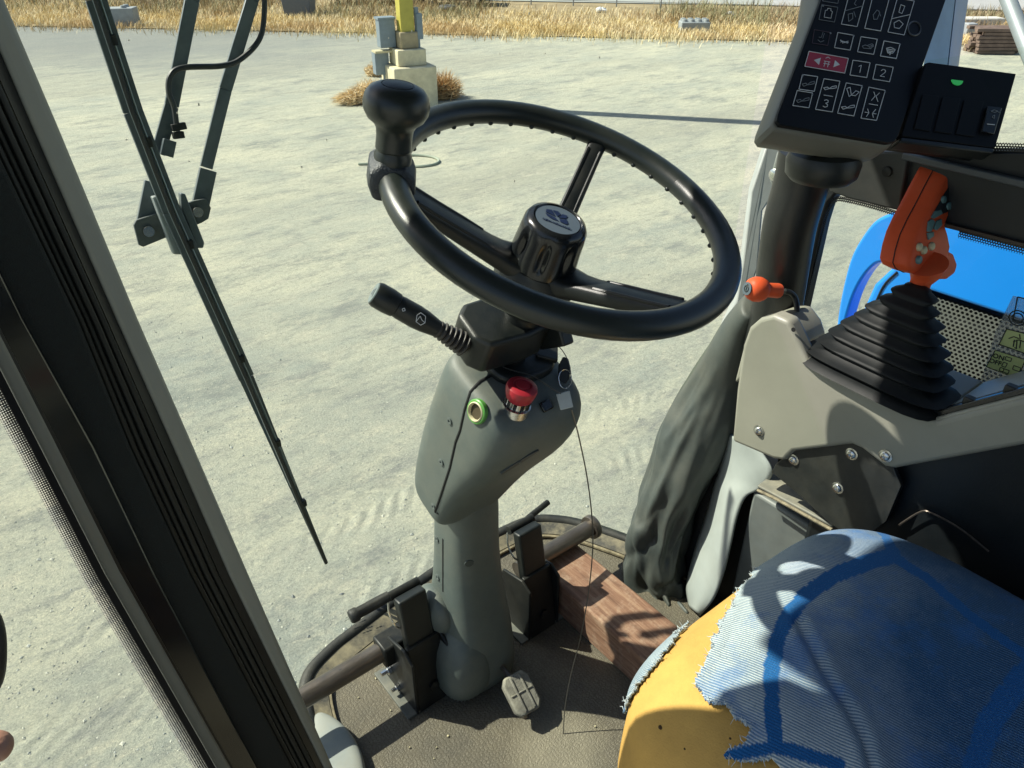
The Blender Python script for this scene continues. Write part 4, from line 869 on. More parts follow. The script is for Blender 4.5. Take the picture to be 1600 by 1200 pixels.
def wood_material():
    m = bpy.data.materials.new('red_brown_wood'); m.use_nodes = True; t = m.node_tree; N, L = t.nodes, t.links; b = N['Principled BSDF']
    tc = N.new('ShaderNodeTexCoord'); mp = N.new('ShaderNodeMapping'); mp.inputs['Scale'].default_value = (60, 4.5, 60); L.new(tc.outputs['Object'], mp.inputs[0])
    n = N.new('ShaderNodeTexNoise'); n.inputs['Scale'].default_value = 1.6; n.inputs['Detail'].default_value = 9; n.inputs['Roughness'].default_value = .72; n.inputs['Distortion'].default_value = .5; L.new(mp.outputs[0], n.inputs['Vector'])
    r = N.new('ShaderNodeValToRGB'); L.new(n.outputs['Fac'], r.inputs[0]); e = r.color_ramp.elements; e[0].position = .28; e[0].color = (.085, .044, .027, 1); e[1].position = .75; e[1].color = (.40, .26, .165, 1)
    k = e.new(.5); k.color = (.235, .125, .078, 1)
    n2 = N.new('ShaderNodeTexNoise'); n2.inputs['Scale'].default_value = 26; n2.inputs['Detail'].default_value = 8; n2.inputs['Roughness'].default_value = .75; L.new(tc.outputs['Object'], n2.inputs['Vector'])
    mr = N.new('ShaderNodeMapRange'); mr.inputs[1].default_value = .5; mr.inputs[2].default_value = .75; mr.inputs[4].default_value = .6; L.new(n2.outputs['Fac'], mr.inputs[0])
    mx = N.new('ShaderNodeMix'); mx.data_type = 'RGBA'; L.new(mr.outputs[0], mx.inputs[0]); L.new(r.outputs[0], mx.inputs[6]); mx.inputs[7].default_value = (.52, .40, .29, 1)
    L.new(mx.outputs[2], b.inputs['Base Color']); b.inputs['Roughness'].default_value = .8
    bp = N.new('ShaderNodeBump'); bp.inputs['Strength'].default_value = .6; bp.inputs['Distance'].default_value = .002; L.new(n.outputs['Fac'], bp.inputs['Height']); L.new(bp.outputs[0], b.inputs['Normal'])
    return m
b = B(); b.box((.8085, .585, .0445), (.054, .282, .0435)); tag(b.obj('wooden_block', wood_material(), bevel=.005, bseg=3), 'rough reddish brown wooden block lying on the cab floor', 'wooden block')

# ================================================================== SEAT
SX, SY, SHX, SHY, SZ = .668, .055, .272, .325, .552
def seat_profile(u, v):
    """u, v in [-1, 1] -> point on the rounded cushion"""
    m = max(abs(u), abs(v)); 
    m = max(m, 1e-6); a = math.atan2(v, u); e = 0
    c, s = math.cos(a), math.sin(a); k = (abs(c)**4.6+abs(s)**4.6)**(-1/4.6)
    bx, by = c*k, s*k
    if m <= .90: w = m/.90*.985; h = (1-(w)**5.2)**(1/2.1)
    else: w = .985+.015*math.sin((m-.90)/.10*math.pi/2); h = (1-.985**5.2)**(1/2.1)*(1-(m-.90)/.10)-.62*(m-.90)/.10
    x, y = SX+bx*w*SHX, SY+by*w*SHY
    z = SZ-.125*(1-h)
    # a shallow dish where one sits, and a drooping right rear
    z -= .014*math.exp(-(((x-SX)/.14)**2+((y-SY+.02)/.17)**2))
    return V(x, y, z)
def pxy(p):
    v = p-EYEP; d = v@FW; return 800+FPX*(v@RT)/d, 600-FPX*(v@UP)/d
TORN = [(1184, 876), (1172, 903), (1150, 926), (1140, 948), (1124, 972), (1113, 1003), (1100, 1038), (1083, 1068), (1094, 1086), (1106, 1101), (1135, 1106), (1149, 1126), (1171, 1142), (1166, 1160), (1131, 1172), (1121, 1188), (1160, 1194), (1205, 1190), (1240, 1230), (1260, 1320), (880, 1320), (950, 1170), (975, 1104), (1003, 1063), (1052, 998), (1104, 930), (1164, 877)]
FRONTCUT = [(1166, 880), (1110, 936), (1060, 1003), (1012, 1068), (985, 1108), (972, 1135), (960, 1170), (880, 1320), (800, 1300), (800, 1150), (1000, 1110)]
def inside(x, y, poly):
    c = False; n = len(poly)
    for i in range(n):
        x0, y0 = poly[i]; x1, y1 = poly[i-1]
        if (y0 > y) != (y1 > y) and x < (x1-x0)*(y-y0)/(y1-y0)+x0: c = not c
    return c
def segd(x, y, pts):
    best = 1e9
    for (a, b_), (c, d) in zip(pts[:-1], pts[1:]):
        t = max(0, min(1, ((x-a)*(c-a)+(y-b_)*(d-b_))/((c-a)**2+(d-b_)**2+1e-9))); best = min(best, math.hypot(x-a-t*(c-a), y-b_-t*(d-b_)))
    return best
BANDS = [([(1213, 1168), (1206, 1110), (1205, 1050), (1213, 1003), (1232, 962), (1262, 927), (1305, 898), (1352, 880), (1394, 868)], 13), ([(1394, 868), (1385, 840), (1368, 812)], 7), ([(1394, 868), (1450, 905), (1520, 965), (1610, 1030)], 7), ([(1640, 1010), (1590, 1070), (1545, 1130), (1515, 1220)], 21), ([(1118, 1192), (1160, 1178), (1213, 1166), (1262, 1180), (1310, 1195)], 11)]
from mathutils import noise as mnoise
def cushion_grid(n, fn, lift):
    vs = []; 
    for j in range(n+1):
        for i in range(n+1):
            p = fn(-1+2*i/n, -1+2*j/n); vs.append(p)
    vs = np.array(vs).reshape(n+1, n+1, 3)
    if lift:
        du = np.gradient(vs, axis=1); dv = np.gradient(vs, axis=0); nn_ = np.cross(du, dv); nn_ /= np.linalg.norm(nn_, axis=2, keepdims=True)+1e-12
        nn_[nn_[:, :, 2] < -.2] *= -1
        vs = vs+nn_*lift
    return vs
seat = empty('operator_seat', (SX, SY, 0), 'worn blue fabric operator seat with torn front corner showing yellow foam', 'seat')
n = 90; vs = cushion_grid(n, seat_profile, 0)
fv = vs.reshape(-1, 3).copy()
for i, p in enumerate(fv):                                # soft lumps and a scooped hollow in the bare foam
    q = Vector(p*7); fv[i, 2] += .002*mnoise.noise(q)-.0015
b = B(); b.add(fv, [(j*(n+1)+i, j*(n+1)+i+1, (j+1)*(n+1)+i+1, (j+1)*(n+1)+i) for j in range(n) for i in range(n)]); foam = b.obj('foam_cushion', FOAM, seat, angle=180)
n = 300; vs = cushion_grid(n, seat_profile, .0055); vv = vs.reshape(-1, 3)
PX = np.array([pxy(p) for p in vv]); keep = np.ones(len(vv), bool); colr = np.zeros((len(vv), 4)); colr[:, 3] = 1
tear_line = TORN[:19]
fold = [(1248, 975), (1290, 1055), (1325, 1110), (1350, 1160), (1365, 1220)]
for k, (p, (x, y)) in enumerate(zip(vv, PX)):
    w = 5.5*mnoise.noise(Vector(p*60))+3.5*mnoise.noise(Vector(p*190)); x2, y2 = x+w, y+4*mnoise.noise(Vector(p*75+9))
    if 850 < x < 1330 and y > 840 and inside(x2, y2, TORN): keep[k] = False
    bd = 0
    for ln, hw in BANDS:
        if min(a for a, _ in ln)-60 < x < max(a for a, _ in ln)+60: bd = max(bd, 1 if segd(x+1.5*w*.4, y, ln) < hw else 0)
    colr[k, 0] = bd
    dt = segd(x, y, tear_line) if x < 1600 and y > 760 else 400
    colr[k, 1] = max(0, 1-dt/260)                         # how faded the cloth is
    dep = segd(x, y, fold) if 1150 < x < 1450 else 99
    vv[k][2] += (-.0045*math.exp(-(dep/7)**2)+.0035*math.exp(-((dep-16)/14)**2)) if dep < 60 else 0
    if dt < 22 and keep[k]: vv[k][2] += .0028*(1-dt/22)*(1+mnoise.noise(Vector(p*45)))
fs = [(j*(n+1)+i, j*(n+1)+i+1, (j+1)*(n+1)+i+1, (j+1)*(n+1)+i) for j in range(n) for i in range(n)]
fs = [f for f in fs if all(keep[i] for i in f)]
used = np.zeros(len(vv), bool); used[[i for f in fs for i in f]] = True; idx = np.cumsum(used)-1
b = B(); b.add(vv[used], [tuple(idx[i] for i in f) for f in fs])
def seat_material():
    m = bpy.data.materials.new('faded_blue_cloth'); m.use_nodes = True; t = m.node_tree; N, L = t.nodes, t.links; bs = N['Principled BSDF']
    tc = N.new('ShaderNodeTexCoord'); at_ = N.new('ShaderNodeAttribute'); at_.attribute_name = 'cloth'; sp = N.new('ShaderNodeSeparateColor'); L.new(at_.outputs['Color'], sp.inputs[0])
    mp = N.new('ShaderNodeMapping'); mp.inputs['Rotation'].default_value = (0, 0, math.radians(-17)); L.new(tc.outputs['Object'], mp.inputs[0])
    wv = N.new('ShaderNodeTexWave'); wv.wave_type = 'BANDS'; wv.bands_direction = 'X'; wv.inputs['Scale'].default_value = 96; wv.inputs['Distortion'].default_value = .5; wv.inputs['Detail'].default_value = 2; wv.inputs['Detail Scale'].default_value = 3; L.new(mp.outputs[0], wv.inputs['Vector'])
    def nz(s, d=4, r=.7):
        n_ = N.new('ShaderNodeTexNoise'); n_.inputs['Scale'].default_value = s; n_.inputs['Detail'].default_value = d; n_.inputs['Roughness'].default_value = r; L.new(tc.outputs['Object'], n_.inputs['Vector']); return n_.outputs['Fac']
    def mx(f, a, c, bl='MIX'):
        x = N.new('ShaderNodeMix'); x.data_type = 'RGBA'; x.blend_type = bl
        (L.new(f, x.inputs[0]) if not isinstance(f, float) else setattr(x.inputs[0], 'default_value', f))
        for i, q in ((6, a), (7, c)):
            if isinstance(q, tuple): x.inputs[i].default_value = q
            else: L.new(q, x.inputs[i])
        return x.outputs[2]
    def rng_(f, a, b_, c=0., d=1.):
        r = N.new('ShaderNodeMapRange'); L.new(f, r.inputs[0]); r.inputs[1].default_value = a; r.inputs[2].default_value = b_; r.inputs[3].default_value = c; r.inputs[4].default_value = d; return r.outputs[0]
    ribs = rng_(wv.outputs['Fac'], .25, .8)
    fresh = mx(ribs, (.010, .055, .14, 1), (.070, .165, .28, 1))
    faded = mx(ribs, (.20, .29, .37, 1), (.62, .66, .63, 1))
    ad = N.new('ShaderNodeMath'); ad.operation = 'ADD'; L.new(sp.outputs[1], ad.inputs[0]); L.new(rng_(nz(6, 6), .3, .7, -.22, .22), ad.inputs[1])
    c = mx(rng_(ad.outputs[0], .05, .95), fresh, faded)
    # blue showing where the pile is rubbed away, pale lint specks
    c = mx(rng_(nz(9, 5), .52, .66, 0., .55), c, (.03, .16, .44, 1))
    c = mx(rng_(nz(700, 2, .5), .62, .74, 0., .40), c, (.40, .50, .56, 1))
    c = mx(rng_(nz(480, 2, .5), .62, .75, 0., .6), c, (.02, .045, .09, 1))
    bandc = mx(rng_(nz(600, 2, .5), .58, .72, 0., .5), (.012, .11, .31, 1), (.10, .26, .44, 1))
    c = mx(sp.outputs[0], c, bandc)
    L.new(c, bs.inputs['Base Color']); bs.inputs['Roughness'].default_value = .92; bs.inputs['Specular IOR Level'].default_value = .2
    bs.inputs['Sheen Weight'].default_value = .06; bs.inputs['Sheen Roughness'].default_value = .5
    hh = N.new('ShaderNodeMath'); hh.operation = 'MULTIPLY_ADD'; L.new(wv.outputs['Fac'], hh.inputs[0]); hh.inputs[1].default_value = .6; L.new(nz(420, 3), hh.inputs[2])
    bp = N.new('ShaderNodeBump'); bp.inputs['Strength'].default_value = .7; bp.inputs['Distance'].default_value = .0015; L.new(hh.outputs[0], bp.inputs['Height']); L.new(bp.outputs[0], bs.inputs['Normal'])
    return m
cov = b.obj('seat_cover', seat_material(), seat, angle=180)
ca = cov.data.color_attributes.new('cloth', 'FLOAT_COLOR', 'POINT'); ca.data.foreach_set('color', colr[used].ravel().astype(np.float32))
sm = cov.modifiers.new('thickness', 'SOLIDIFY'); sm.thickness = .0035; sm.offset = -1
b = B()
for x, y, r_ in ((1032, 1135, .0028), (1075, 1172, .0013), (1140, 1150, .0014)):
    dd = at(x, y, 1); k_ = min(range(len(fv)), key=lambda i: (pxy(fv[i])[0]-x)**2+(pxy(fv[i])[1]-y)**2+(0 if fv[i][2] > .45 else 1e6)); b.ball(fv[k_], (r_, r_, r_*.6), None, 8, 5)
b.obj('foam_pit', mat('foam_pit_brown', (.10, .055, .02), .9), seat)
# frayed threads along the tear
r = np.random.default_rng(4); bvs = [i for i in range(len(vv)) if used[i]]
edge_ids = set(); cnt = {}
for f in fs:
    for a, c in zip(f, f[1:]+f[:1]): k = (min(a, c), max(a, c)); cnt[k] = cnt.get(k, 0)+1
eid = [k for k, v_ in cnt.items() if v_ == 1 and 900 < PX[k[0]][0] < 1280 and PX[k[0]][1] > 850]
tb = B()
for k in range(420):
    if not eid: break
    a, c = eid[r.integers(len(eid))]; p = (vv[a]+vv[c])/2; d = nrm(r.normal(0, 1, 3)+V(0, 0, .25)); L_ = r.uniform(.002, .0075)
    tb.tube([p-d*.002, p+d*L_*.5+r.normal(0, .0008, 3), p+d*L_+r.normal(0, .0015, 3)], [.0005, .0004, .0002], 4, cap=False)
ft = tb.obj('frayed_threads', mat('frayed_white_blue', (.50, .56, .58), .95, var=.4, scale=200), seat); ft['kind'] = 'stuff'
# moulded pan and pedestal below the cushion
def pan_ring(k, z, g=0):
    return [V(SX+math.copysign(abs(math.cos(q))**.62, math.cos(q))*(SHX*k+g), SY+math.copysign(abs(math.sin(q))**.62, math.sin(q))*(SHY*k+g), z) for q in np.arange(48)*2*math.pi/48]
b = B(); b.loft([pan_ring(.90, .27), pan_ring(1.0, .30), pan_ring(1.02, .345), pan_ring(1.015, .375), pan_ring(.99, .382)]); b.obj('seat_pan', mat('seat_pan_grey', (.12, .15, .165), .5, dust=DUSTC), seat)
b = B(); b.loft([pan_ring(.55, .0), pan_ring(.6, .05), pan_ring(.6, .26), pan_ring(.8, .272)]); b.obj('pedestal', DARKP, seat)
b = B(); b.loft([ring(V(SX, -.30, z), .24*k, .06, X_, Y_, .6) for z, k in ((.48, .95), (.56, 1), (.9, .95), (1.12, .75), (1.16, .5))]); b.obj('backrest', mat('backrest_blue', (.03, .09, .2), .9), seat, sub=1)

# ================================================================== RIGHT HAND CONSOLE
con = empty('side_console', (1.04, .3, .4), 'beige painted right hand console with bolted side panel and black base', 'console')
CX = .955
def cx(x, y, X=CX): return onx(x, y, X)
prof = [(1143, 690), (1150, 610), (1160, 540), (1170, 512), (1186, 498), (1208, 492), (1232, 502), (1248, 535), (1262, 568), (1462, 658), (1620, 617), (1760, 590), (1760, 650), (1600, 696), (1397, 733), (1382, 730), (1346, 702), (1330, 695), (1240, 706), (1233, 712), (1226, 721), (1208, 718), (1180, 706)]
pl3 = [cx(*q) for q in prof]
b = B(); b.prism(pl3, (.030, 0, 0)); b.obj('side_panel', BEIGE, con, bevel=.007, bseg=4)
# rounded nose that stands up in front of the boot
nose = [(1150, 690), (1158, 610), (1168, 540), (1178, 514), (1194, 500), (1213, 495), (1250, 489), (1262, 497), (1282, 535), (1287, 548)]
n0 = [cx(x, y, CX+.0305) for x, y in [(1146, 600), (1160, 545), (1172, 515), (1188, 501), (1210, 495), (1226, 498), (1242, 520), (1250, 545)]]
b = B(); b.prism(n0, (.075, -.0, 0)); b.obj('nose_panel', BEIGE, con, bevel=.006, bseg=3)
p = cx(1212, 513, CX-.0005)
hole = onx(1240, 515, CX-.0008); B().lathe(hole, (-1, 0, 0), [(.001, 0), (.0035, 0), (.0035, .001), (.001, .001)], 14).obj('bolt_hole', VOID, con)
for (x, y) in ((1186, 673), (1384, 712)):
    p = cx(x, y); bo = B(); bo.lathe(p, (-1, 0, 0), [(.001, 0), (.0098, 0), (.0098, .0012), (.0070, .0016), (.0066, .004), (.0045, .0056), (.0024, .0058), (.0024, .003), (.001, .003)], 22); bo.obj('bolt', BRIGHT, con)
BX = .965
bpoly = [(1205, 738), (1212, 725), (1240, 704), (1333, 690), (1395, 728), (1408, 760), (1385, 815), (1340, 850), (1290, 812), (1245, 770)]
b = B(); b.prism([cx(x, y, BX) for x, y in bpoly], (.008, 0, 0)); b.obj('bracket_plate', mat('bracket_black_satin', (.020, .023, .023), .35, var=.2, scale=40, dust=DUSTC, dust_amt=.2), con, bevel=.001)
for (x, y) in ((1240, 718), (1331, 709), (1309, 762)):
    p = cx(x, y, BX); bo = B(); bo.lathe(p, (-1, 0, 0), [(.001, 0), (.0098, 0), (.0098, .0012), (.0070, .0016), (.0066, .004), (.0045, .0056), (.0024, .0058), (.0024, .003), (.001, .003)], 22); bo.obj('bolt', BRIGHT, con)
b = B(); b.box((1.065, .02, .235), (.075, .42, .233)); b.obj('base_box', DARKP, con, bevel=.01)
b = B(); b.prism([cx(x, y, BX+.022) for x, y in [(1290, 760), (1600, 660), (1800, 640), (1800, 1000), (1330, 860)]], (.006, 0, 0)); b.obj('black_side', DARKP, con)
b = B(); b.tube(bez([onx(x, y, BX+.012) for x, y in [(1405, 820), (1438, 800), (1456, 802), (1500, 826), (1545, 862)]], 5), .0016, 6); b.obj('wire_clip', STEEL, con)
# top tray with black bezel
q0, q1, q2 = cx(1248, 562, CX+.004), cx(1458, 654, CX+.004), cx(1700, 592, CX+.004)
b = B(); tv = V(.150, 0, .0)
b.prism([q0+V(.002, 0, 0), q1+V(.002, 0, 0), q1+V(.002, 0, -.03), q0+V(.002, 0, -.03)], tv); b.obj('top_plate', BEIGE, con, bevel=.003)
b = B(); b.prism([q1, q2, q2+V(0, 0, -.03), q1+V(0, 0, -.03)], tv); b.obj('arm_plate', BEIGE, con, bevel=.003)
b = B(); b.bar(q0+V(.012, .0, .004), q1+V(.012, 0, .004), .008, .007); b.bar(q1+V(.012, 0, .004), q1+(q2-q1)*.9+V(.012, 0, .005), .010, .008); b.bar(q1+V(.022, -.004, .006), q1+(q2-q1)*.9+V(.022, 0, .006), .004, .010); b.obj('black_bezel', GLOSS, con, bevel=.0015)
for x, y in ((1470, 642), (1518, 630), (1583, 612)):
    p = cx(x, y, CX+.022); B().box(p+V(0, 0, .002), (.006, .010, .006)).obj('latch', BLK, con, bevel=.002)
for x, y in ((1443, 650), (1256, 566)): p = cx(x, y, CX+.012); B().lathe(p+V(0, 0, .003), (0, 0, 1), [(.001, 0), (.005, 0), (.004, .004), (.001, .0045)], 14).obj('bolt', BRIGHT, con)

# ---- joystick: bellows boot and orange grip
js = empty('joystick', at(1390, 600, 1.17), 'orange multi button joystick grip on a black pleated rubber boot', 'joystick')
TPN = nrm(np.cross(q1-q0, (1, 0, 0))); TPN = TPN if TPN[2] > 0 else -TPN; TP0 = q0+TPN*.006
Lc, Nc, Rc = onp(1252, 560, TP0, TPN), onp(1441, 652, TP0, TPN), onp(1490, 622, TP0, TPN); Fc = Lc+Rc-Nc
tc_ = at(1436, 446, 1.085); base4 = [Lc, Nc, Rc, Fc]; bc = sum(base4)/4
def rrect(c4, k, nseg=5, rr=.28):
    c = sum(c4)/4; c4 = [c+(p-c)*k for p in c4]; out = []
    for i in range(4):
        a, p, d = c4[i-1], c4[i], c4[(i+1) % 4]
        p0, p1 = p+(a-p)*rr, p+(d-p)*rr
        for t in np.linspace(0, 1, nseg): out.append((1-t)**2*p0+2*t*(1-t)*p+t*t*p1)
    return out
def lerp4(t):
    cc = bc+(tc_-bc)*t; k = 1-.80*t**1.05; tw = [cc+(p-bc)*k for p in base4]; return tw
b = B(); rings = [rrect(lerp4(-.05), 1.06), rrect(lerp4(0), 1.06), rrect(lerp4(.015), .97)]
NF = 8
for i in range(NF):
    t0 = .03+i*.94/NF; dt = .94/NF
    jx = .03*math.sin(i*2.7+1); rings += [rrect(lerp4(t0), .86), rrect(lerp4(t0+dt*.10), .95), rrect(lerp4(t0+dt*.33), 1.13+jx), rrect(lerp4(t0+dt*.46), 1.19+jx), rrect(lerp4(t0+dt*.60), 1.10+jx), rrect(lerp4(t0+dt*.95), .85)]
rings += [rrect(lerp4(.985), .9), rrect(lerp4(1.0), .6)]
b.loft(rings); b.obj('rubber_boot', mat('boot_rubber', (.004, .006, .007), .6, var=.2, dust=DUSTC, dust_amt=.03, spec=.3), js, angle=75)
GD = 1.06
fn_ = nrm(V(-.05, -.95, .30)); ET = RT*-.029+UP*.012+FW*.020                                   # through-thickness of the grip, towards front left
gp = at(1440, 360, GD)
def gf(x, y, o=0): return onp(x, y, gp, fn_)+fn_*o
face = [(1507, 254), (1507, 270), (1501, 290), (1490, 318), (1480, 338), (1475, 352), (1480, 368), (1484, 388), (1480, 408), (1470, 420), (1452, 428), (1436, 430), (1424, 424), (1420, 415), (1424, 395), (1431, 372), (1442, 348), (1456, 322), (1470, 294), (1486, 264), (1498, 252)]
b = B(); f3 = [gf(x, y) for x, y in face]; c3 = sum(f3)/len(f3)
def gring(k, o): return [c3+(p-c3)*k+ET*o for p in f3]
b.loft([gring(.93, -.02), gring(.985, .04), gring(1, .14), gring(1.01, .5), gring(1, .94), gring(.985, 1.06), gring(.93, 1.12)]); gr = b.obj('grip', ORANGE, js, angle=50)
b = B(); sm_ = [c3+(p-c3)*1.012+ET*.56 for p in f3]; b.tube(sm_+[sm_[0]], .0008, 5, cap=False); b.obj('grip_seam', SEAM, gr)
b = B(); b.loft([[gf(x, y, .0016) for x, y in [(1497, 272), (1500, 284), (1490, 310), (1478, 332), (1466, 336), (1458, 330), (1474, 302), (1488, 280)]], [gf(x, y, .0026) for x, y in [(1497, 273), (1499, 284), (1489, 309), (1478, 331), (1467, 334), (1460, 329), (1475, 302), (1488, 281)]]]); b.obj('key_field', mat('keypad_black', (.01, .016, .02), .5), gr)
for x, y in ((1484, 287), (1498, 279), (1485, 304), (1493, 297), (1471, 312), (1479, 322)):
    b = B(); b.lathe(gf(x, y, .002), fn_, [(.001, 0), (.0055, 0), (.005, .003), (.001, .0038)], 14); b.obj('button', TEAL, gr)
for q in ([(1458, 330), (1467, 328), (1470, 334), (1456, 342), (1452, 340)], [(1448, 346), (1453, 342), (1458, 346), (1452, 362), (1446, 362)], [(1461, 345), (1468, 342), (1469, 352), (1461, 360), (1456, 358)], [(1446, 364), (1456, 362), (1456, 369), (1448, 375)]):
    b = B(); b.prism([gf(x, y, .001) for x, y in q], fn_*.0024); b.obj('rocker_key', TEAL, gr, bevel=.0006)
for x, y, m_ in ((1434, 386, CREAM), (1441, 391, CREAM), (1453, 385, CREAM), (1433, 406, TEAL)):
    b = B(); b.lathe(gf(x, y, .0), fn_, [(.001, 0), (.0058, 0), (.0062, .003), (.005, .005), (.001, .006)], 16); b.obj('button', m_, gr)
b = B(); b.loft([[gf(x, y, o) for x, y in [(1488, 400), (1496, 390), (1508, 397), (1514, 414), (1510, 428), (1498, 437), (1484, 437), (1478, 424)]] for o in (-.030, -.016)]); b.obj('thumb_rest', ORANGE, js, bevel=.004, bseg=3)
b = B(); b.tube([at(1448, 412, 1.075), at(1447, 425, 1.085), at(1439, 440, 1.095), at(1435, 452, 1.10)], [.028, .022, .0145, .014], 20); b.obj('grip_neck', ORANGE, js)

# ---- orange lever knob in front
lv = empty('hand_lever', onx(1246, 500, CX+.06), 'small orange knobbed lever on a bent black rod before the console', 'lever')
kc = at(1183, 452, 1.17); ke = at(1226, 455, 1.19); ka = nrm(ke-kc)
b = B(); b.lathe(kc-ka*.018, ka, [(.001, 0), (.0105, .0008), (.0165, .006), (.0195, .014), (.0195, .022), (.0165, .030), (.0118, .034), (.0112, .040), (.0118, .058), (.0110, .061), (.001, .061)], 28); kb_ = b.obj('knob', ORANGE, lv)
b = B(); fc = nrm(EYEP-kc); pz = kc+fc*.0192+RT*(-.0085); b.lathe(kc-ka*.0190, -ka, [(.001, 0), (.0102, -.0004), (.0102, .0008), (.001, .0012)], 22); b.obj('knob_badge', SILVER, kb_)
b = B(); u_ = nrm(np.cross(ka, (0, 0, 1))); w_ = np.cross(ka, u_); o_ = kc-ka*.0205
b.tube([o_+(u_*math.cos(a)+w_*math.sin(a))*.0048 for a in np.linspace(0, 6.283, 18)], .0007, 5); b.bar(o_-w_*.007, o_+w_*.003, .0016, .001, ka); b.obj('badge_symbol', INK, kb_)
b = B(); b.tube(bez([ke, at(1236, 458, 1.195), at(1243, 468, 1.2), at(1246, 490, 1.2), at(1247, 520, 1.205)], 6), .0045, 10); b.obj('rod', BLK, lv)

# ================================================================== RIGHT PILLAR, WINDOW, GAITER
rp = empty('right_pillar', (1.08, .66, .3), 'black right front pillar wrapped in a dark hose behind the orange lever', 'pillar')
b = B(); b.tube(bez([at(1262, 235, 1.12), at(1252, 285, 1.15), at(1234, 350, 1.19), at(1223, 420, 1.235), at(1212, 490, 1.28), at(1196, 560, 1.33)], 7), [.044]*3+[.044]*33, 24) if False else b.tube(bez([at(1262, 235, 1.12), at(1252, 285, 1.15), at(1234, 350, 1.19), at(1223, 420, 1.235), at(1212, 490, 1.28), at(1196, 560, 1.33)], 7), .041, 24)
hs = b.obj('dark_hose', mat('satin_black_hose', (.008, .010, .0105), .4, var=.3, scale=14, bump=.5, bscale=30, dust=DUSTC, dust_amt=.10), rp)
WX = 1.15
b = B(); b.prism([onx(x, y, WX) for x, y in [(1246, 232), (1312, 238), (1308, 300), (1293, 318), (1283, 350), (1250, 500), (1225, 600), (1150, 620), (1180, 500), (1215, 320)]], (.03, 0, 0)); b.obj('pillar_frame', DARKP, rp, bevel=.004)
b = B(); b.prism([onx(x, y, WX-.012) for x, y in [(1290, 236), (1420, 238), (1415, 262), (1405, 330), (1330, 312), (1296, 300)]], (.02, 0, 0)); b.obj('corner_plate', mat('dark_corner_plate', (.028, .032, .030), .5, dust=DUSTC, dust_amt=.15), rp, bevel=.003)
B().lathe(onx(1387, 268, WX-.012), (-1, 0, 0), [(.001, 0), (.008, 0), (.007, .004), (.001, .005)], 14).obj('screw', BLK, rp)
b = B(); b.prism([onx(x, y, WX-.03) for x, y in [(1213, 236), (1228, 236), (1222, 292), (1207, 294), (1201, 282)]], (.012, 0, 0)); fl = b.obj('flange', mat('grey_flange', (.22, .235, .225), .5), rp, bevel=.004)
B().lathe(onx(1211, 273, WX-.03), (-1, 0, 0), [(.001, 0), (.010, 0), (.0105, .003), (.006, .006), (.001, .006)], 16).obj('bolt', BRIGHT, rp)

win = empty('side_window', (WX, .35, .5), 'lower right side window with rounded black frame and stickers on its glass', 'window')
b = B(); b.prism([onx(x, y, WX) for x, y in [(1405, 236), (1640, 236), (1640, 400), (1600, 388), (1400, 338)]], (.03, 0, 0)); b.obj('cross_rail', mat('rail_black', (.005, .008, .011), .4, var=.3), win, bevel=.004)
b = B(); b.bar(onx(1412, 243, WX-.008), onx(1640, 296, WX-.008), .010, .012, (1, 0, 0)); b.obj('rail_trim', mat('rail_trim_grey', (.07, .08, .085), .4), win, bevel=.002)
b = B(); b.bar(onx(1404, 332, WX-.006), onx(1640, 392, WX-.006), .004, .006, (1, 0, 0)); b.obj('rail_bead', mat('bead_brown', (.05, .035, .025), .5), win)
gl_ = [(1316, 309), (1304, 312), (1296, 322), (1288, 345), (1252, 490), (1235, 640), (1300, 760), (1700, 760), (1700, 400)]
b = B(); b.add([onx(x, y, WX+.008) for x, y in gl_], [tuple(range(len(gl_)))]); b.obj('glass', PANE, win, smooth=False)
def fritband(path, w, name, X, m, u0=0, flip=1):
    b = B(); vs = []; uv = []; acc = 0; prev = None; D = .0034
    P = bez([onx(x, y, X) for x, y in path], 8)
    for i, p in enumerate(P):
        t = nrm(P[min(i+1, len(P)-1)]-P[max(i-1, 0)]); nn = nrm(np.cross(t, (1, 0, 0)))*flip
        if prev is not None: acc += np.linalg.norm(p-prev)/D
        prev = p; vs += [p, p+nn*w]; uv += [(0., acc), (w/D, acc)]
    b.add(vs, [(2*i, 2*i+1, 2*i+3, 2*i+2) for i in range(len(P)-1)]); b.uv = uv; return b.obj(name, m, win, smooth=False)
fritband([(1250, 480), (1270, 400), (1285, 340), (1294, 318), (1303, 309), (1316, 307), (1360, 317), (1420, 335)], .009, 'dotted_border', WX+.006, FRITS, flip=-1)
fritband([(1500, 358), (1550, 371), (1640, 394)], .013, 'dotted_border', WX-.004, FRITS, flip=-1)
# upper window above the rail, same fading border
b = B(); up_ = [(1410, 237), (1405, 100), (1700, 60), (1700, 245)]; b.add([onx(x, y, WX+.02) for x, y in up_], [(0, 1, 2, 3)]); b.obj('upper_glass', CLEAR, win, smooth=False)
fritband([(1525, 236), (1570, 237), (1640, 240)], .012, 'dotted_border', WX-.003, FRITS, flip=1)
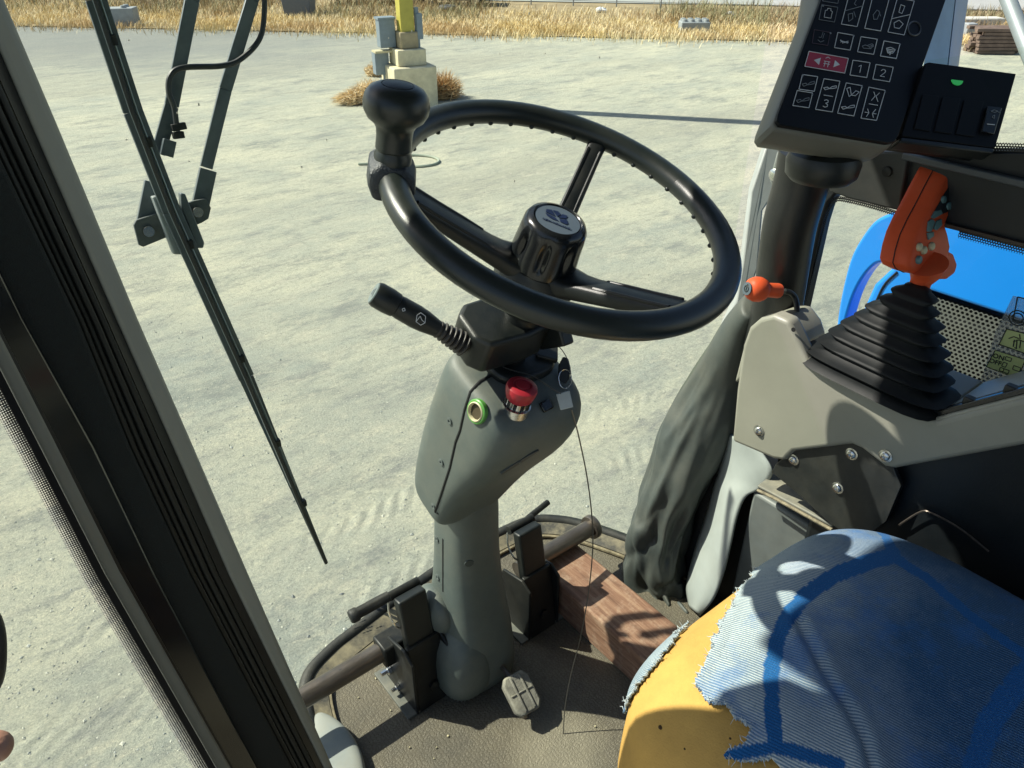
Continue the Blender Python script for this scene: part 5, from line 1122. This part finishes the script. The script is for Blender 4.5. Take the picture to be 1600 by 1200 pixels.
# stickers on the pane
def plate(pts, m, name, X, t=.0006): b = B(); b.prism([onx(x, y, X) for x, y in pts], (-t, 0, 0)); return b.obj(name, m, win, smooth=False)
SXX = WX+.004
FILM = bpy.data.materials.new('sticker_film'); FILM.use_nodes = True
_t = FILM.node_tree; _b = _t.nodes['Principled BSDF']; _b.inputs['Base Color'].default_value = (.36, .38, .37, 1); _b.inputs['Roughness'].default_value = .5; _b.inputs['Alpha'].default_value = .40
plate([(1583, 462), (1640, 474), (1640, 640), (1528, 606), (1540, 572), (1555, 520)], FILM, 'sticker_film', SXX)
st1 = plate([(1573, 514), (1640, 531), (1640, 566), (1561, 538)], STICKY, 'yellow_sticker', SXX-.001)
st2 = plate([(1555, 547), (1602, 562), (1590, 592), (1541, 573)], STICKY, 'yellow_sticker', SXX-.001)
def ink(strokes, w, name, par, X=SXX-.0022, m=INK):
    b = B()
    for s in strokes:
        for p, q in zip(s[:-1], s[1:]): b.bar(onx(*p, X), onx(*q, X), w, .0003, (1, 0, 0))
    return b.obj(name, m, par, smooth=False)
ink([[(1573, 514), (1640, 531)], [(1573, 514), (1561, 538), (1640, 566)], [(1576, 529), (1584, 526), (1592, 529)], [(1593, 522), (1594, 530)], [(1583, 534), (1592, 531), (1600, 534)], [(1585, 531), (1583, 542)], [(1589, 531), (1588, 545)], [(1595, 532), (1593, 544)], [(1585, 543), (1589, 545)]], .0014, 'harvester_symbol', st1)
ink([[(1555, 547), (1602, 562), (1590, 592), (1541, 573), (1555, 547)], [(1572, 557), (1581, 560), (1579, 565), (1570, 562), (1572, 557)], [(1568, 566), (1574, 568), (1571, 574), (1565, 572), (1568, 566)], [(1563, 574), (1577, 579), (1575, 584), (1561, 579), (1563, 574)], [(1569, 576), (1567, 581)], [(1584, 571), (1595, 575), (1593, 581), (1582, 577), (1584, 571)]], .0010, 'lamp_symbols', st2)
wu = nrm(onx(1590, 560, SXX)-onx(1555, 549, SXX)); wv_ = nrm(onx(1555, 549, SXX)-onx(1541, 573, SXX))
text('on_word', 'ON', .0100, onx(1560, 558, SXX-.0022), wu, wv_, INK, win); text('off_word', 'OFF', .0095, onx(1555, 566, SXX-.0022), wu, wv_, INK, win)
ink([[(1590, 464), (1583, 500), (1640, 516)], [(1590, 464), (1640, 476)]], .0018, 'sticker_outline', win)
b = B(); c_ = onx(1590, 497, SXX-.001); b.tube([c_+V(0, .011*math.cos(a), .011*math.sin(a)) for a in np.linspace(0, 6.3, 20)], .0009, 5); b.tube([c_+V(0, .007*math.cos(a), .007*math.sin(a)) for a in np.linspace(0, 6.3, 20)], .0009, 5); b.obj('lamp_outline', INK, win)

# gaiter: folded grey vinyl sleeve hanging down the pillar to the floor
GP = [((1184, 470), 1.32, 28), ((1160, 510), 1.37, 42), ((1140, 560), 1.42, 56), ((1116, 620), 1.47, 68), ((1086, 680), 1.515, 70), ((1060, 740), 1.555, 62), ((1040, 800), 1.60, 56), ((1026, 855), 1.635, 52), ((1022, 905), 1.665, 52), ((1042, 945), 1.66, 46), ((1066, 980), 1.63, 38)]
cp = bez([at(x, y, d) for (x, y), d, w in GP], 9); ww = bez([(w*d/FPX, 0, 0) for (_, d, w) in [((0, 0), g[1], g[2]) for g in GP]], 9)
b = B(); rings = []
for i, (c, w) in enumerate(zip(cp, ww)):
    hw = w[0]/1.0*.62; t = nrm(cp[min(i+1, len(cp)-1)]-cp[max(i-1, 0)]); vd = nrm(c-EYEP); a_ = nrm(np.cross(t, vd)); d_ = np.cross(a_, t); rg = []
    f = i/len(cp)
    for q in np.arange(72)*2*math.pi/72:
        pt = c+a_*hw*math.cos(q)+d_*.045*math.sin(q); nv = nrm(a_*math.cos(q)+d_*math.sin(q))
        g_ = max(0, min(1, (f-.18)/.35)); s_ = Vector((1.5*math.cos(q), 1.5*math.sin(q)+f*1.5, f*3.2))
        wr = (1-abs(mnoise.noise(s_))*2.2)*.016+(1-abs(mnoise.noise(s_*2.1+Vector((4, 1, 7))))*2)*.006
        sq_ = (1-abs(math.sin(f*24+1.9*math.cos(q-.6)+3*mnoise.noise(s_)))**.55)*.026*max(0, f-.42)/.58
        rg.append(pt+nv*(.004+wr*g_-sq_+.006*math.sin(q*2+f*9)*g_))
    rings.append(rg)
b.loft(rings); tag(b.obj('pillar_gaiter', CLOTH, sub=1), 'wrinkled dark grey vinyl gaiter hanging from the right pillar to the floor', 'gaiter')
# pale curved trim panel and grey box behind it
prs = [((1140, 678), (1190, 704), 1.46, 1.37), ((1132, 705), (1207, 736), 1.49, 1.36), ((1124, 735), (1192, 762), 1.515, 1.39), ((1116, 760), (1166, 776), 1.535, 1.42), ((1108, 790), (1152, 806), 1.555, 1.44), ((1096, 830), (1142, 850), 1.575, 1.46), ((1084, 870), (1131, 895), 1.59, 1.48), ((1074, 915), (1115, 937), 1.605, 1.51), ((1078, 948), (1094, 960), 1.60, 1.55)]
L0 = bez([at(*a_, d0) for a_, b_, d0, d1 in prs], 6); R0 = bez([at(*b_, d1) for a_, b_, d0, d1 in prs], 6)
b = B(); b.prism([at(1140, 600, 1.50), at(1165, 690, 1.50), at(1222, 750, 1.50), at(1185, 900, 1.56), at(1130, 960, 1.62), at(1090, 975, 1.64), at(1035, 975, 1.70), at(1040, 900, 1.69), at(1075, 800, 1.64), at(1105, 690, 1.56)], (.05, .03, 0)); tag(b.obj('lower_pillar', DARKP, bevel=.004), 'dark lower part of the right pillar between gaiter and pale trim', 'pillar')
b = B(); rings = []
for k, (p, q) in enumerate(zip(L0, R0)):
    row = []
    for t in np.linspace(0, 1, 12): c = p+(q-p)*t; bul = math.sin(t*math.pi)*.022; row.append(c+nrm(EYEP-c)*bul+V(0, 0, .0))
    rings.append(row)
b.loft(rings, (False, False), closed=False); tp_ = tag(b.obj('curved_trim', LGREY, solid=.006, angle=180), 'smooth pale grey curved trim panel between gaiter and grey box', 'trim')
gb = empty('grey_box', (1.02, .5, 0), 'dusty dark grey box on the floor under the beige console', 'box')
z1 = .335; A_ = onz(1180, 770, z1); D_ = onz(1310, 822, z1); fx = A_[0]
A0 = V(.965, A_[1], 0)
b = B(); b.prism([V(A_[0], A_[1]+.005, .0), V(A_[0], A_[1]+.005, z1), V(A_[0], A_[1]-.28, z1), V(A_[0], A_[1]-.28, 0)], (.16, 0, 0)); b.obj('box_body', mat('box_dark_grey', (.13, .148, .148), .5, var=.12, dust=DUSTC, dust_amt=.3), gb, bevel=.006)
b = B(); b.prism([at(1183, 762, 1.36), at(1212, 740, 1.40), at(1240, 735, 1.40), at(1330, 822, 1.22), at(1300, 825, 1.22)], (0, 0, .006)); b.obj('box_lid', mat('dusty_lid', (.13, .135, .125), .6, var=.3, scale=20, dust=(.40, .36, .25), dust_amt=.7), gb, bevel=.002)
b = B(); b.tube(bez([at(1184, 766, 1.352), at(1215, 781, 1.31), at(1255, 803, 1.265), at(1300, 828, 1.215)], 5), .003, 6); b.obj('dirt_ridge', mat('packed_dirt_dark', (.22, .19, .13), .95, var=.6, scale=90), gb)

# ---- display monitor
def panel(p0, d0, N): p0 = at(*p0, d0); return lambda x, y, o=0.0: onp(x, y, p0, N)+N*o
MN = nrm(V(-.16, -.60, .62)); mp_ = panel((1213, 192), .92, MN)
mo = empty('display_monitor', mp_(1310, 215, -.05), 'black display keypad monitor with white outlined keys on the right pillar', 'monitor')
fcx = [(1292, -60), (1283, 0), (1216, 178), (1214, 188), (1219, 195), (1388, 223), (1398, 221), (1404, 211), (1478, 0), (1498, -60)]
b = B(); b.loft([[mp_(x, y, 0) for x, y in fcx], [mp_(x, y, -.006) for x, y in fcx]]); b.obj('membrane_face', SCREENM, mo, bevel=.001)
f0 = [mp_(x, y, -.0062) for x, y in fcx]; fc0 = sum(f0)/len(f0)
hsg = [[fc0+(p-fc0)*k-MN*o for p in f0] for k, o in ((1.0, 0), (1.012, .002), (1.02, .008), (1.02, .026), (1.0, .042), (.93, .054), (.7, .060))]
b = B(); b.loft(hsg); b.obj('housing', mat('monitor_housing', (.15, .15, .128), .5, var=.06, bump=.1), mo, angle=50)
def K(x, y): return (1180+x/3.81, y/3.81)
MU = nrm(mp_(1400, 222)-mp_(1215, 190)); MV = nrm(np.cross(MN, MU))
def strokes(name, lines, w, m, par, o=.0006):
    b = B()
    for ln in lines:
        for p, q in zip(ln[:-1], ln[1:]): b.bar(mp_(*p, o), mp_(*q, o), w, .0004, MN)
    return b.obj(name, m, par, smooth=False)
def bil(c, u, v):
    c = [np.array(p, float) for p in c]; return tuple(c[0]*(1-u)*(1-v)+c[1]*u*(1-v)+c[2]*u*v+c[3]*(1-u)*v)
def key_(c, icons=(), m=WHITE, dot=None, fill=None, w=.00085, im=None):
    c = [K(*p) for p in c]; cen = bil(c, .5, .5)
    if fill is not None: b = B(); b.prism([mp_(*p, .0002) for p in c], MN*.0003); kk = b.obj('membrane_key', fill, mo, smooth=False); strokes('key_outline', [c+[c[0]]], w, m, kk, .0009)
    else: kk = strokes('membrane_key', [c+[c[0]]], w, m, mo)
    if icons: strokes('key_symbol', [[bil(c, u, v) for u, v in ln] for ln in icons], w*.9, im or m, kk, .0009)
    if dot: b = B(); b.lathe(mp_(*bil(c, *dot), .0005), MN, [(.0002, 0), (.0014, 0), (.0014, .0004), (.0002, .0004)], 10); b.obj('key_lamp', DIMW, kk)
    return kk, c
ICB = [(.28, .35), (.28, .8), (.72, .8), (.72, .35), (.6, .3), (.6, .18), (.4, .18), (.4, .3), (.28, .35)]
GLY = [[(.2, .6), (.35, .5), (.5, .55), (.45, .7), (.3, .75), (.2, .6)], [(.5, .55), (.62, .35), (.8, .3), (.82, .42), (.68, .55), (.5, .55)]]
DIAG = [[(.0, .62), (1., .40)]]
TRAC = [[(.15, .6), (.3, .4), (.45, .6), (.3, .72), (.15, .6)], [(.5, .5), (.75, .35), (.88, .5), (.7, .65), (.5, .5)], [(.62, .42), (.7, .25)]]
key_([(402, -40), (500, -24), (490, 22), (400, 8)], m=DIMW, w=.0006); 
key_([(395, 30), (490, 45), (470, 133), (378, 118)], [ICB], m=DIMW, im=WHITE, dot=(.08, .06), w=.0006)
key_([(565, -60), (660, -44), (605, 160), (511, 145)], DIAG+[[(.3, .25), (.55, .2), (.45, .38), (.6, .42)], [(.25, .7), (.5, .65), (.6, .8), (.4, .9), (.25, .7)], [(.55, .6), (.75, .75)]], im=DIMW)
key_([(703, -40), (800, -22), (745, 186), (650, 170)], [[(.3, .6), (.45, .45), (.65, .5), (.6, .7), (.4, .72), (.3, .6)], [(.55, .45), (.75, .6)]], im=DIMW)
key_([(845, -12), (945, 8), (885, 210), (788, 192)], DIAG+[[(.3, .18), (.55, .2), (.5, .42), (.3, .4), (.3, .18)], [(.2, .72), (.45, .62), (.75, .7), (.6, .85), (.3, .85), (.2, .72)]])
key_([(350, 178), (445, 195), (430, 272), (338, 258)], [[(.55, .1), (.5, .5), (.35, .5)], [(.65, .15), (.6, .55)], [(.3, .7), (.5, .85), (.7, .7)]], m=mat('dim_red_print', (.10, .06, .075), .5), im=DIMW, dot=(1.02, .05), w=.0006)
key_([(490, 195), (585, 212), (563, 300), (470, 285)], [[(.25, .45), (.45, .6), (.75, .45)], [(.3, .6), (.4, .5), (.45, .65)], [(.55, .6), (.65, .5), (.72, .62)], [(.25, .5), (.78, .55)]], dot=(1.0, .03))
key_([(628, 220), (725, 235), (703, 325), (607, 310)], TRAC[1:2]+[[(.2, .6), (.35, .5), (.6, .55), (.8, .5), (.75, .68), (.3, .72), (.2, .6)], [(.7, .5), (.85, .4)]], im=DIMW)
key_([(765, 245), (860, 262), (838, 350), (743, 335)], [[(.25, .45), (.5, .35), (.8, .45), (.7, .7), (.4, .75), (.25, .45)], [(.3, .5), (.7, .5)], [(.35, .6), (.7, .6)], [(.4, .68), (.6, .68)], [(.55, .75), (.55, .85)]], dot=(1.0, .03), w=.001)
kk, c = key_([(318, 308), (552, 350), (530, 438), (292, 397)], [[(.45, .25), (.5, .15), (.56, .22)], [(.43, .45), (.58, .45)], [(.46, .45), (.46, .8)], [(.55, .45), (.55, .8)], [(.43, .6), (.58, .6)]], fill=REDKEY)
for tri in ([(.18, .5), (.33, .28), (.33, .74)], [(.83, .5), (.69, .28), (.69, .74)]):
    b = B(); b.prism([mp_(*bil(c, *q), .0006) for q in tri], MN*.0004); b.obj('arrow', WHITE, kk, smooth=False)
DIG = {'1': [[(.40, .36), (.53, .26), (.53, .76)]], '2': [[(.37, .38), (.42, .28), (.54, .26), (.62, .34), (.60, .46), (.37, .74), (.64, .74)]], '3': [[(.37, .33), (.47, .26), (.60, .30), (.60, .43), (.48, .49), (.62, .56), (.62, .68), (.50, .75), (.37, .69)]]}
for cc, s in (([(580, 360), (682, 375), (662, 463), (562, 448)], '1'), ([(717, 385), (820, 402), (798, 488), (698, 472)], '2')):
    key_(cc, DIG[s], w=.00085)
CH = [[(.12, .65), (.35, .55), (.45, .65), (.25, .78), (.12, .65)], [(.45, .65), (.62, .45), (.85, .35), (.88, .5), (.65, .6), (.45, .65)]]
key_([(280, 445), (370, 458), (350, 545), (258, 532)], CH, dot=(.04, .05), im=DIMW); key_([(248, 540), (340, 555), (318, 643), (222, 630)], CH, dot=(1., .1), im=DIMW)
h2 = lambda ls, a, k: [[(u, a+v*k) for u, v in l] for l in ls]
key_([(408, 470), (502, 485), (457, 668), (357, 652)], h2(CH, .02, .42)+[[(.25, .52), (.8, .52)]]+h2(DIG['3'], .52, .50))
key_([(540, 495), (635, 512), (585, 692), (488, 675)], [[(.12, .18), (.3, .12), (.5, .36), (.4, .42), (.12, .18)], [(.5, .36), (.7, .2), (.92, .22), (.75, .36), (.5, .36)]]+h2(CH, .5, .45), dot=(1., .04))
key_([(675, 520), (772, 540), (720, 718), (627, 705)], [[(.25, .52), (.8, .52)], [(.35, .12), (.5, .24), (.35, .4)], [(.7, .12), (.55, .24), (.75, .4)], [(.25, .68), (.4, .8), (.3, .93)], [(.75, .66), (.62, .8), (.75, .93)], [(.15, .8), (.36, .8)], [(.68, .8), (.86, .8)]], dot=(1., .04))
b = B(); b.tube([mp_(1428+10*math.cos(a), 45+11*math.sin(a), .0005) for a in np.linspace(0, 6.3, 20)], .0012, 6); b.obj('membrane_lens', mat('lens_ring', (.05, .055, .06), .4), mo)
# swivel mount under the monitor
mt = mp_(1296, 230, -.035); m2 = at(1278, 262, 1.08)
b = B(); b.lathe(at(1280, 283, 1.05), nrm(V(0, 0, 1)), [(.001, 0), (.040, .002), (.048, .010), (.050, .028), (.046, .038), (.03, .046), (.028, .07), (.001, .07)], 32); b.obj('swivel_mount', BLK, mo)
b = B(); b.prism([at(1262, 274, 1.03), at(1330, 282, 1.02), at(1318, 290, 1.03), at(1290, 286, 1.04)], (.03, .02, 0)); b.obj('mount_bracket', BLK, mo, bevel=.003)

# ---- switch panel with green lamp
PN = nrm(V(-.30, -.60, .62)); pp = panel((1410, 212), .98, PN)
spn = empty('switch_panel', pp(1480, 220, -.04), 'black switch panel with glowing green lamp right of the monitor', 'switch panel')
fp = [(1447, 98), (1452, 97), (1588, 115), (1587, 119), (1556, 229), (1552, 231), (1411, 213), (1409, 209)]
b = B(); b.loft([[pp(x, y, o) for x, y in fp] for o in (0, -.012, -.012)]); b.obj('panel_face', SCREENM, spn, bevel=.0015)
b = B(); b.loft([[pp(x, y, o) for x, y in [(1450, 106), (1584, 122), (1554, 226), (1414, 208)]] for o in (-.013, -.045)]); b.obj('panel_body', DARKP, spn)
b = B(); b.prism([pp(x, y, .0004) for x, y in [(1408, 214), (1554, 232), (1552, 240), (1405, 222)]], PN*-.02); b.obj('lower_lip', BLK, spn, bevel=.002)
for x0, x1 in ((1427, 1452), (1458, 1486), (1492, 1522)):
    b = B(); b.prism([pp(x0+14, 148+(x0-1427)*.13, .0004), pp(x1+14, 151+(x0-1427)*.13, .0004), pp(x1, 206+(x0-1427)*.13, .0004), pp(x0, 202+(x0-1427)*.13, .0004)], PN*.0012); b.obj('blank_switch', SCREENM, spn, bevel=.0006)
b = B(); b.prism([pp(1540, 168, .0004), pp(1562, 171, .0004), pp(1550, 212, .0004), pp(1530, 208, .0004)], PN*.004); sw_ = b.obj('rocker_switch', GLOSS, spn, bevel=.001)
def ps(name, lines, w, m, par, o):
    b = B()
    for ln in lines:
        for p, q in zip(ln[:-1], ln[1:]): b.bar(pp(*p, o), pp(*q, o), w, .0004, PN)
    return b.obj(name, m, par, smooth=False)
ps('switch_symbol', [[(1544, 177), (1549, 175), (1555, 177), (1549, 179), (1544, 177)], [(1555, 178), (1559, 179)], [(1547, 184), (1550, 183), (1549, 188), (1546, 187), (1547, 184)]], .0007, DIMW, sw_, .005)
ps('switch_mark', [[(1538, 197), (1550, 198)]], .0010, WHITE, sw_, .005)
gc = pp(1495, 126, 0); gu = nrm(pp(1588, 115)-pp(1447, 98)); gv = nrm(pp(1495, 110)-pp(1495, 130))
b = B(); hl = [gc+gu*.0085*math.cos(a)-gv*.0075*math.sin(a) for a in np.linspace(0, math.pi, 14)]; b.prism(hl, PN*.0012); b.obj('green_lamp', LED, spn, smooth=False)

# ---- outside, right: steel handrail, blue machine body and grille
hr = empty('handrail', at(1478, 100, 1.45), 'galvanised steel handrail post outside the right window', 'handrail')
b = B(); b.prism([at(1476, -40, 1.60), at(1497, -40, 1.66), at(1481, 100, 1.66), at(1464, 260, 1.66), at(1405, 260, 1.60), at(1443, 100, 1.60)], V(.02, .02, 0)); b.obj('post_face', GALV, hr, bevel=.002)
b = B(); b.prism([at(1498, -40, 1.66), at(1519, -40, 1.74), at(1498, 103, 1.74), at(1476, 260, 1.74), at(1462, 260, 1.66), at(1482, 100, 1.66)], V(.02, .02, 0)); b.obj('post_side', mat('shaded_galvanised_steel', (.17, .215, .25), .45), hr, bevel=.002)  # same galvanised post, its shaded side painted in as a darker bluish colour
b = B(); b.tube([at(1552, -60, 1.9), at(1630, 140, 1.75)], .0175, 16); tag(b.obj('grab_rail', GALV), 'round diagonal steel grab rail at the upper right corner', 'grab rail')
b = B(); b.prism([at(1199, 222, 1.52), at(1222, 222, 1.52), at(1212, 300, 1.53), at(1192, 330, 1.54), at(1184, 420, 1.55), at(1158, 500, 1.58), at(1128, 520, 1.58), at(1150, 470, 1.57), at(1160, 410, 1.56), at(1174, 300, 1.53)], V(.025, .025, 0)); tag(b.obj('outer_post', mat('pale_green_grey_post', (.33, .37, .345), .5, var=.12, scale=14, dust=DUSTC), bevel=.004), 'pale grey green post outside the windscreen beside the dark hose', 'post')
HX = 1.62
hv = empty('harvester_body', (HX, .3, -.6), 'bright blue machine bodywork with perforated grille outside the side window', 'machine body')
def hx(x, y, X=HX): return onx(x, y, X)
shell = [(1412, 300), (1396, 345), (1380, 372), (1404, 412), (1372, 440), (1350, 480), (1332, 520), (1322, 560), (1420, 590), (1440, 448), (1600, 503), (1800, 575), (1800, 250)]
b = B(); b.prism([hx(*q) for q in shell[:4]+[(1398, 415), (1366, 445), (1348, 485), (1338, 520), (1330, 560), (1400, 590)]+[(1436, 449), (1600, 503), (1800, 572), (1800, 250)]], (.55, 0, 0)); b.obj('blue_shell', BLUE, hv, bevel=.03, bseg=4)
outer = [(1400, 330), (1368, 345), (1346, 372), (1330, 402), (1319, 440), (1311, 480), (1306, 520), (1302, 570)]; innr = [(1412, 360), (1388, 404), (1366, 414), (1348, 434), (1334, 460), (1324, 490), (1316, 524), (1310, 574)]
oo = bez([hx(*q) for q in outer], 5); ii = bez([hx(*q) for q in innr], 5)
b = B(); b.loft([[p, q, q+V(.05, 0, 0), p+V(.05, 0, 0)] for p, q in zip(oo, ii)]); b.obj('blue_flange', BLUE, hv, bevel=.006, bseg=3)
b = B(); b.tube(bez([hx(x, y, HX-.001) for x, y in [(1402, 425), (1380, 448), (1362, 490), (1350, 530)]], 5), .0025, 6); b.obj('panel_joint', SEAM, hv)
# perforated grille: real holes, one mesh of hexagon cells
g0, gu_, gw_ = hx(1440, 452, HX-.002), None, None
yu = nrm(hx(1600, 505, HX)-hx(1440, 452, HX)); zu = nrm(np.cross(yu, (1, 0, 0))); zu = zu if zu[2] < 0 else -zu
b = B(); PIT = .0098
for j in range(60):
    for i in range(56):
        c = hx(1440, 452, HX-.002)+yu*((i+.5*(j % 2))*PIT-.02)+zu*(j*PIT*.866+.012)
        hexo = [c+(yu*math.sin(a)+zu*math.cos(a))*PIT*.5774 for a in np.arange(6)*math.pi/3]; ci = [c+(yu*math.sin(a)+zu*math.cos(a))*PIT*.37 for a in np.arange(6)*math.pi/3]
        b.add(hexo+ci, [(q, (q+1) % 6, 6+(q+1) % 6, 6+q) for q in range(6)])
gr_ = b.obj('perforated_grille', GRILLE, hv, smooth=False, solid=.0015); gr_['kind'] = 'stuff'
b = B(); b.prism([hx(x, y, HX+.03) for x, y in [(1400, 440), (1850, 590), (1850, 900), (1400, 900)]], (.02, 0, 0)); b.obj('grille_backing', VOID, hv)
# crumbs of dirt on the cab floor
r = np.random.default_rng(12); b = B()
for x, y in [(587, 1060), (637, 1060), (640, 1168), (682, 1168), (678, 1185), (930, 1135), (560, 1090), (700, 1150), (610, 1110)]:
    c = onz(x, y, .002); b.ball(c, r.uniform(.0010, .0024, 3), None, 6, 4)
tag(b.obj('crumbs', CREAM, smooth=False, origin=onz(637, 1060, 0)), 'pale crumbs of dirt scattered on the cab floor', None, None, 'stuff')
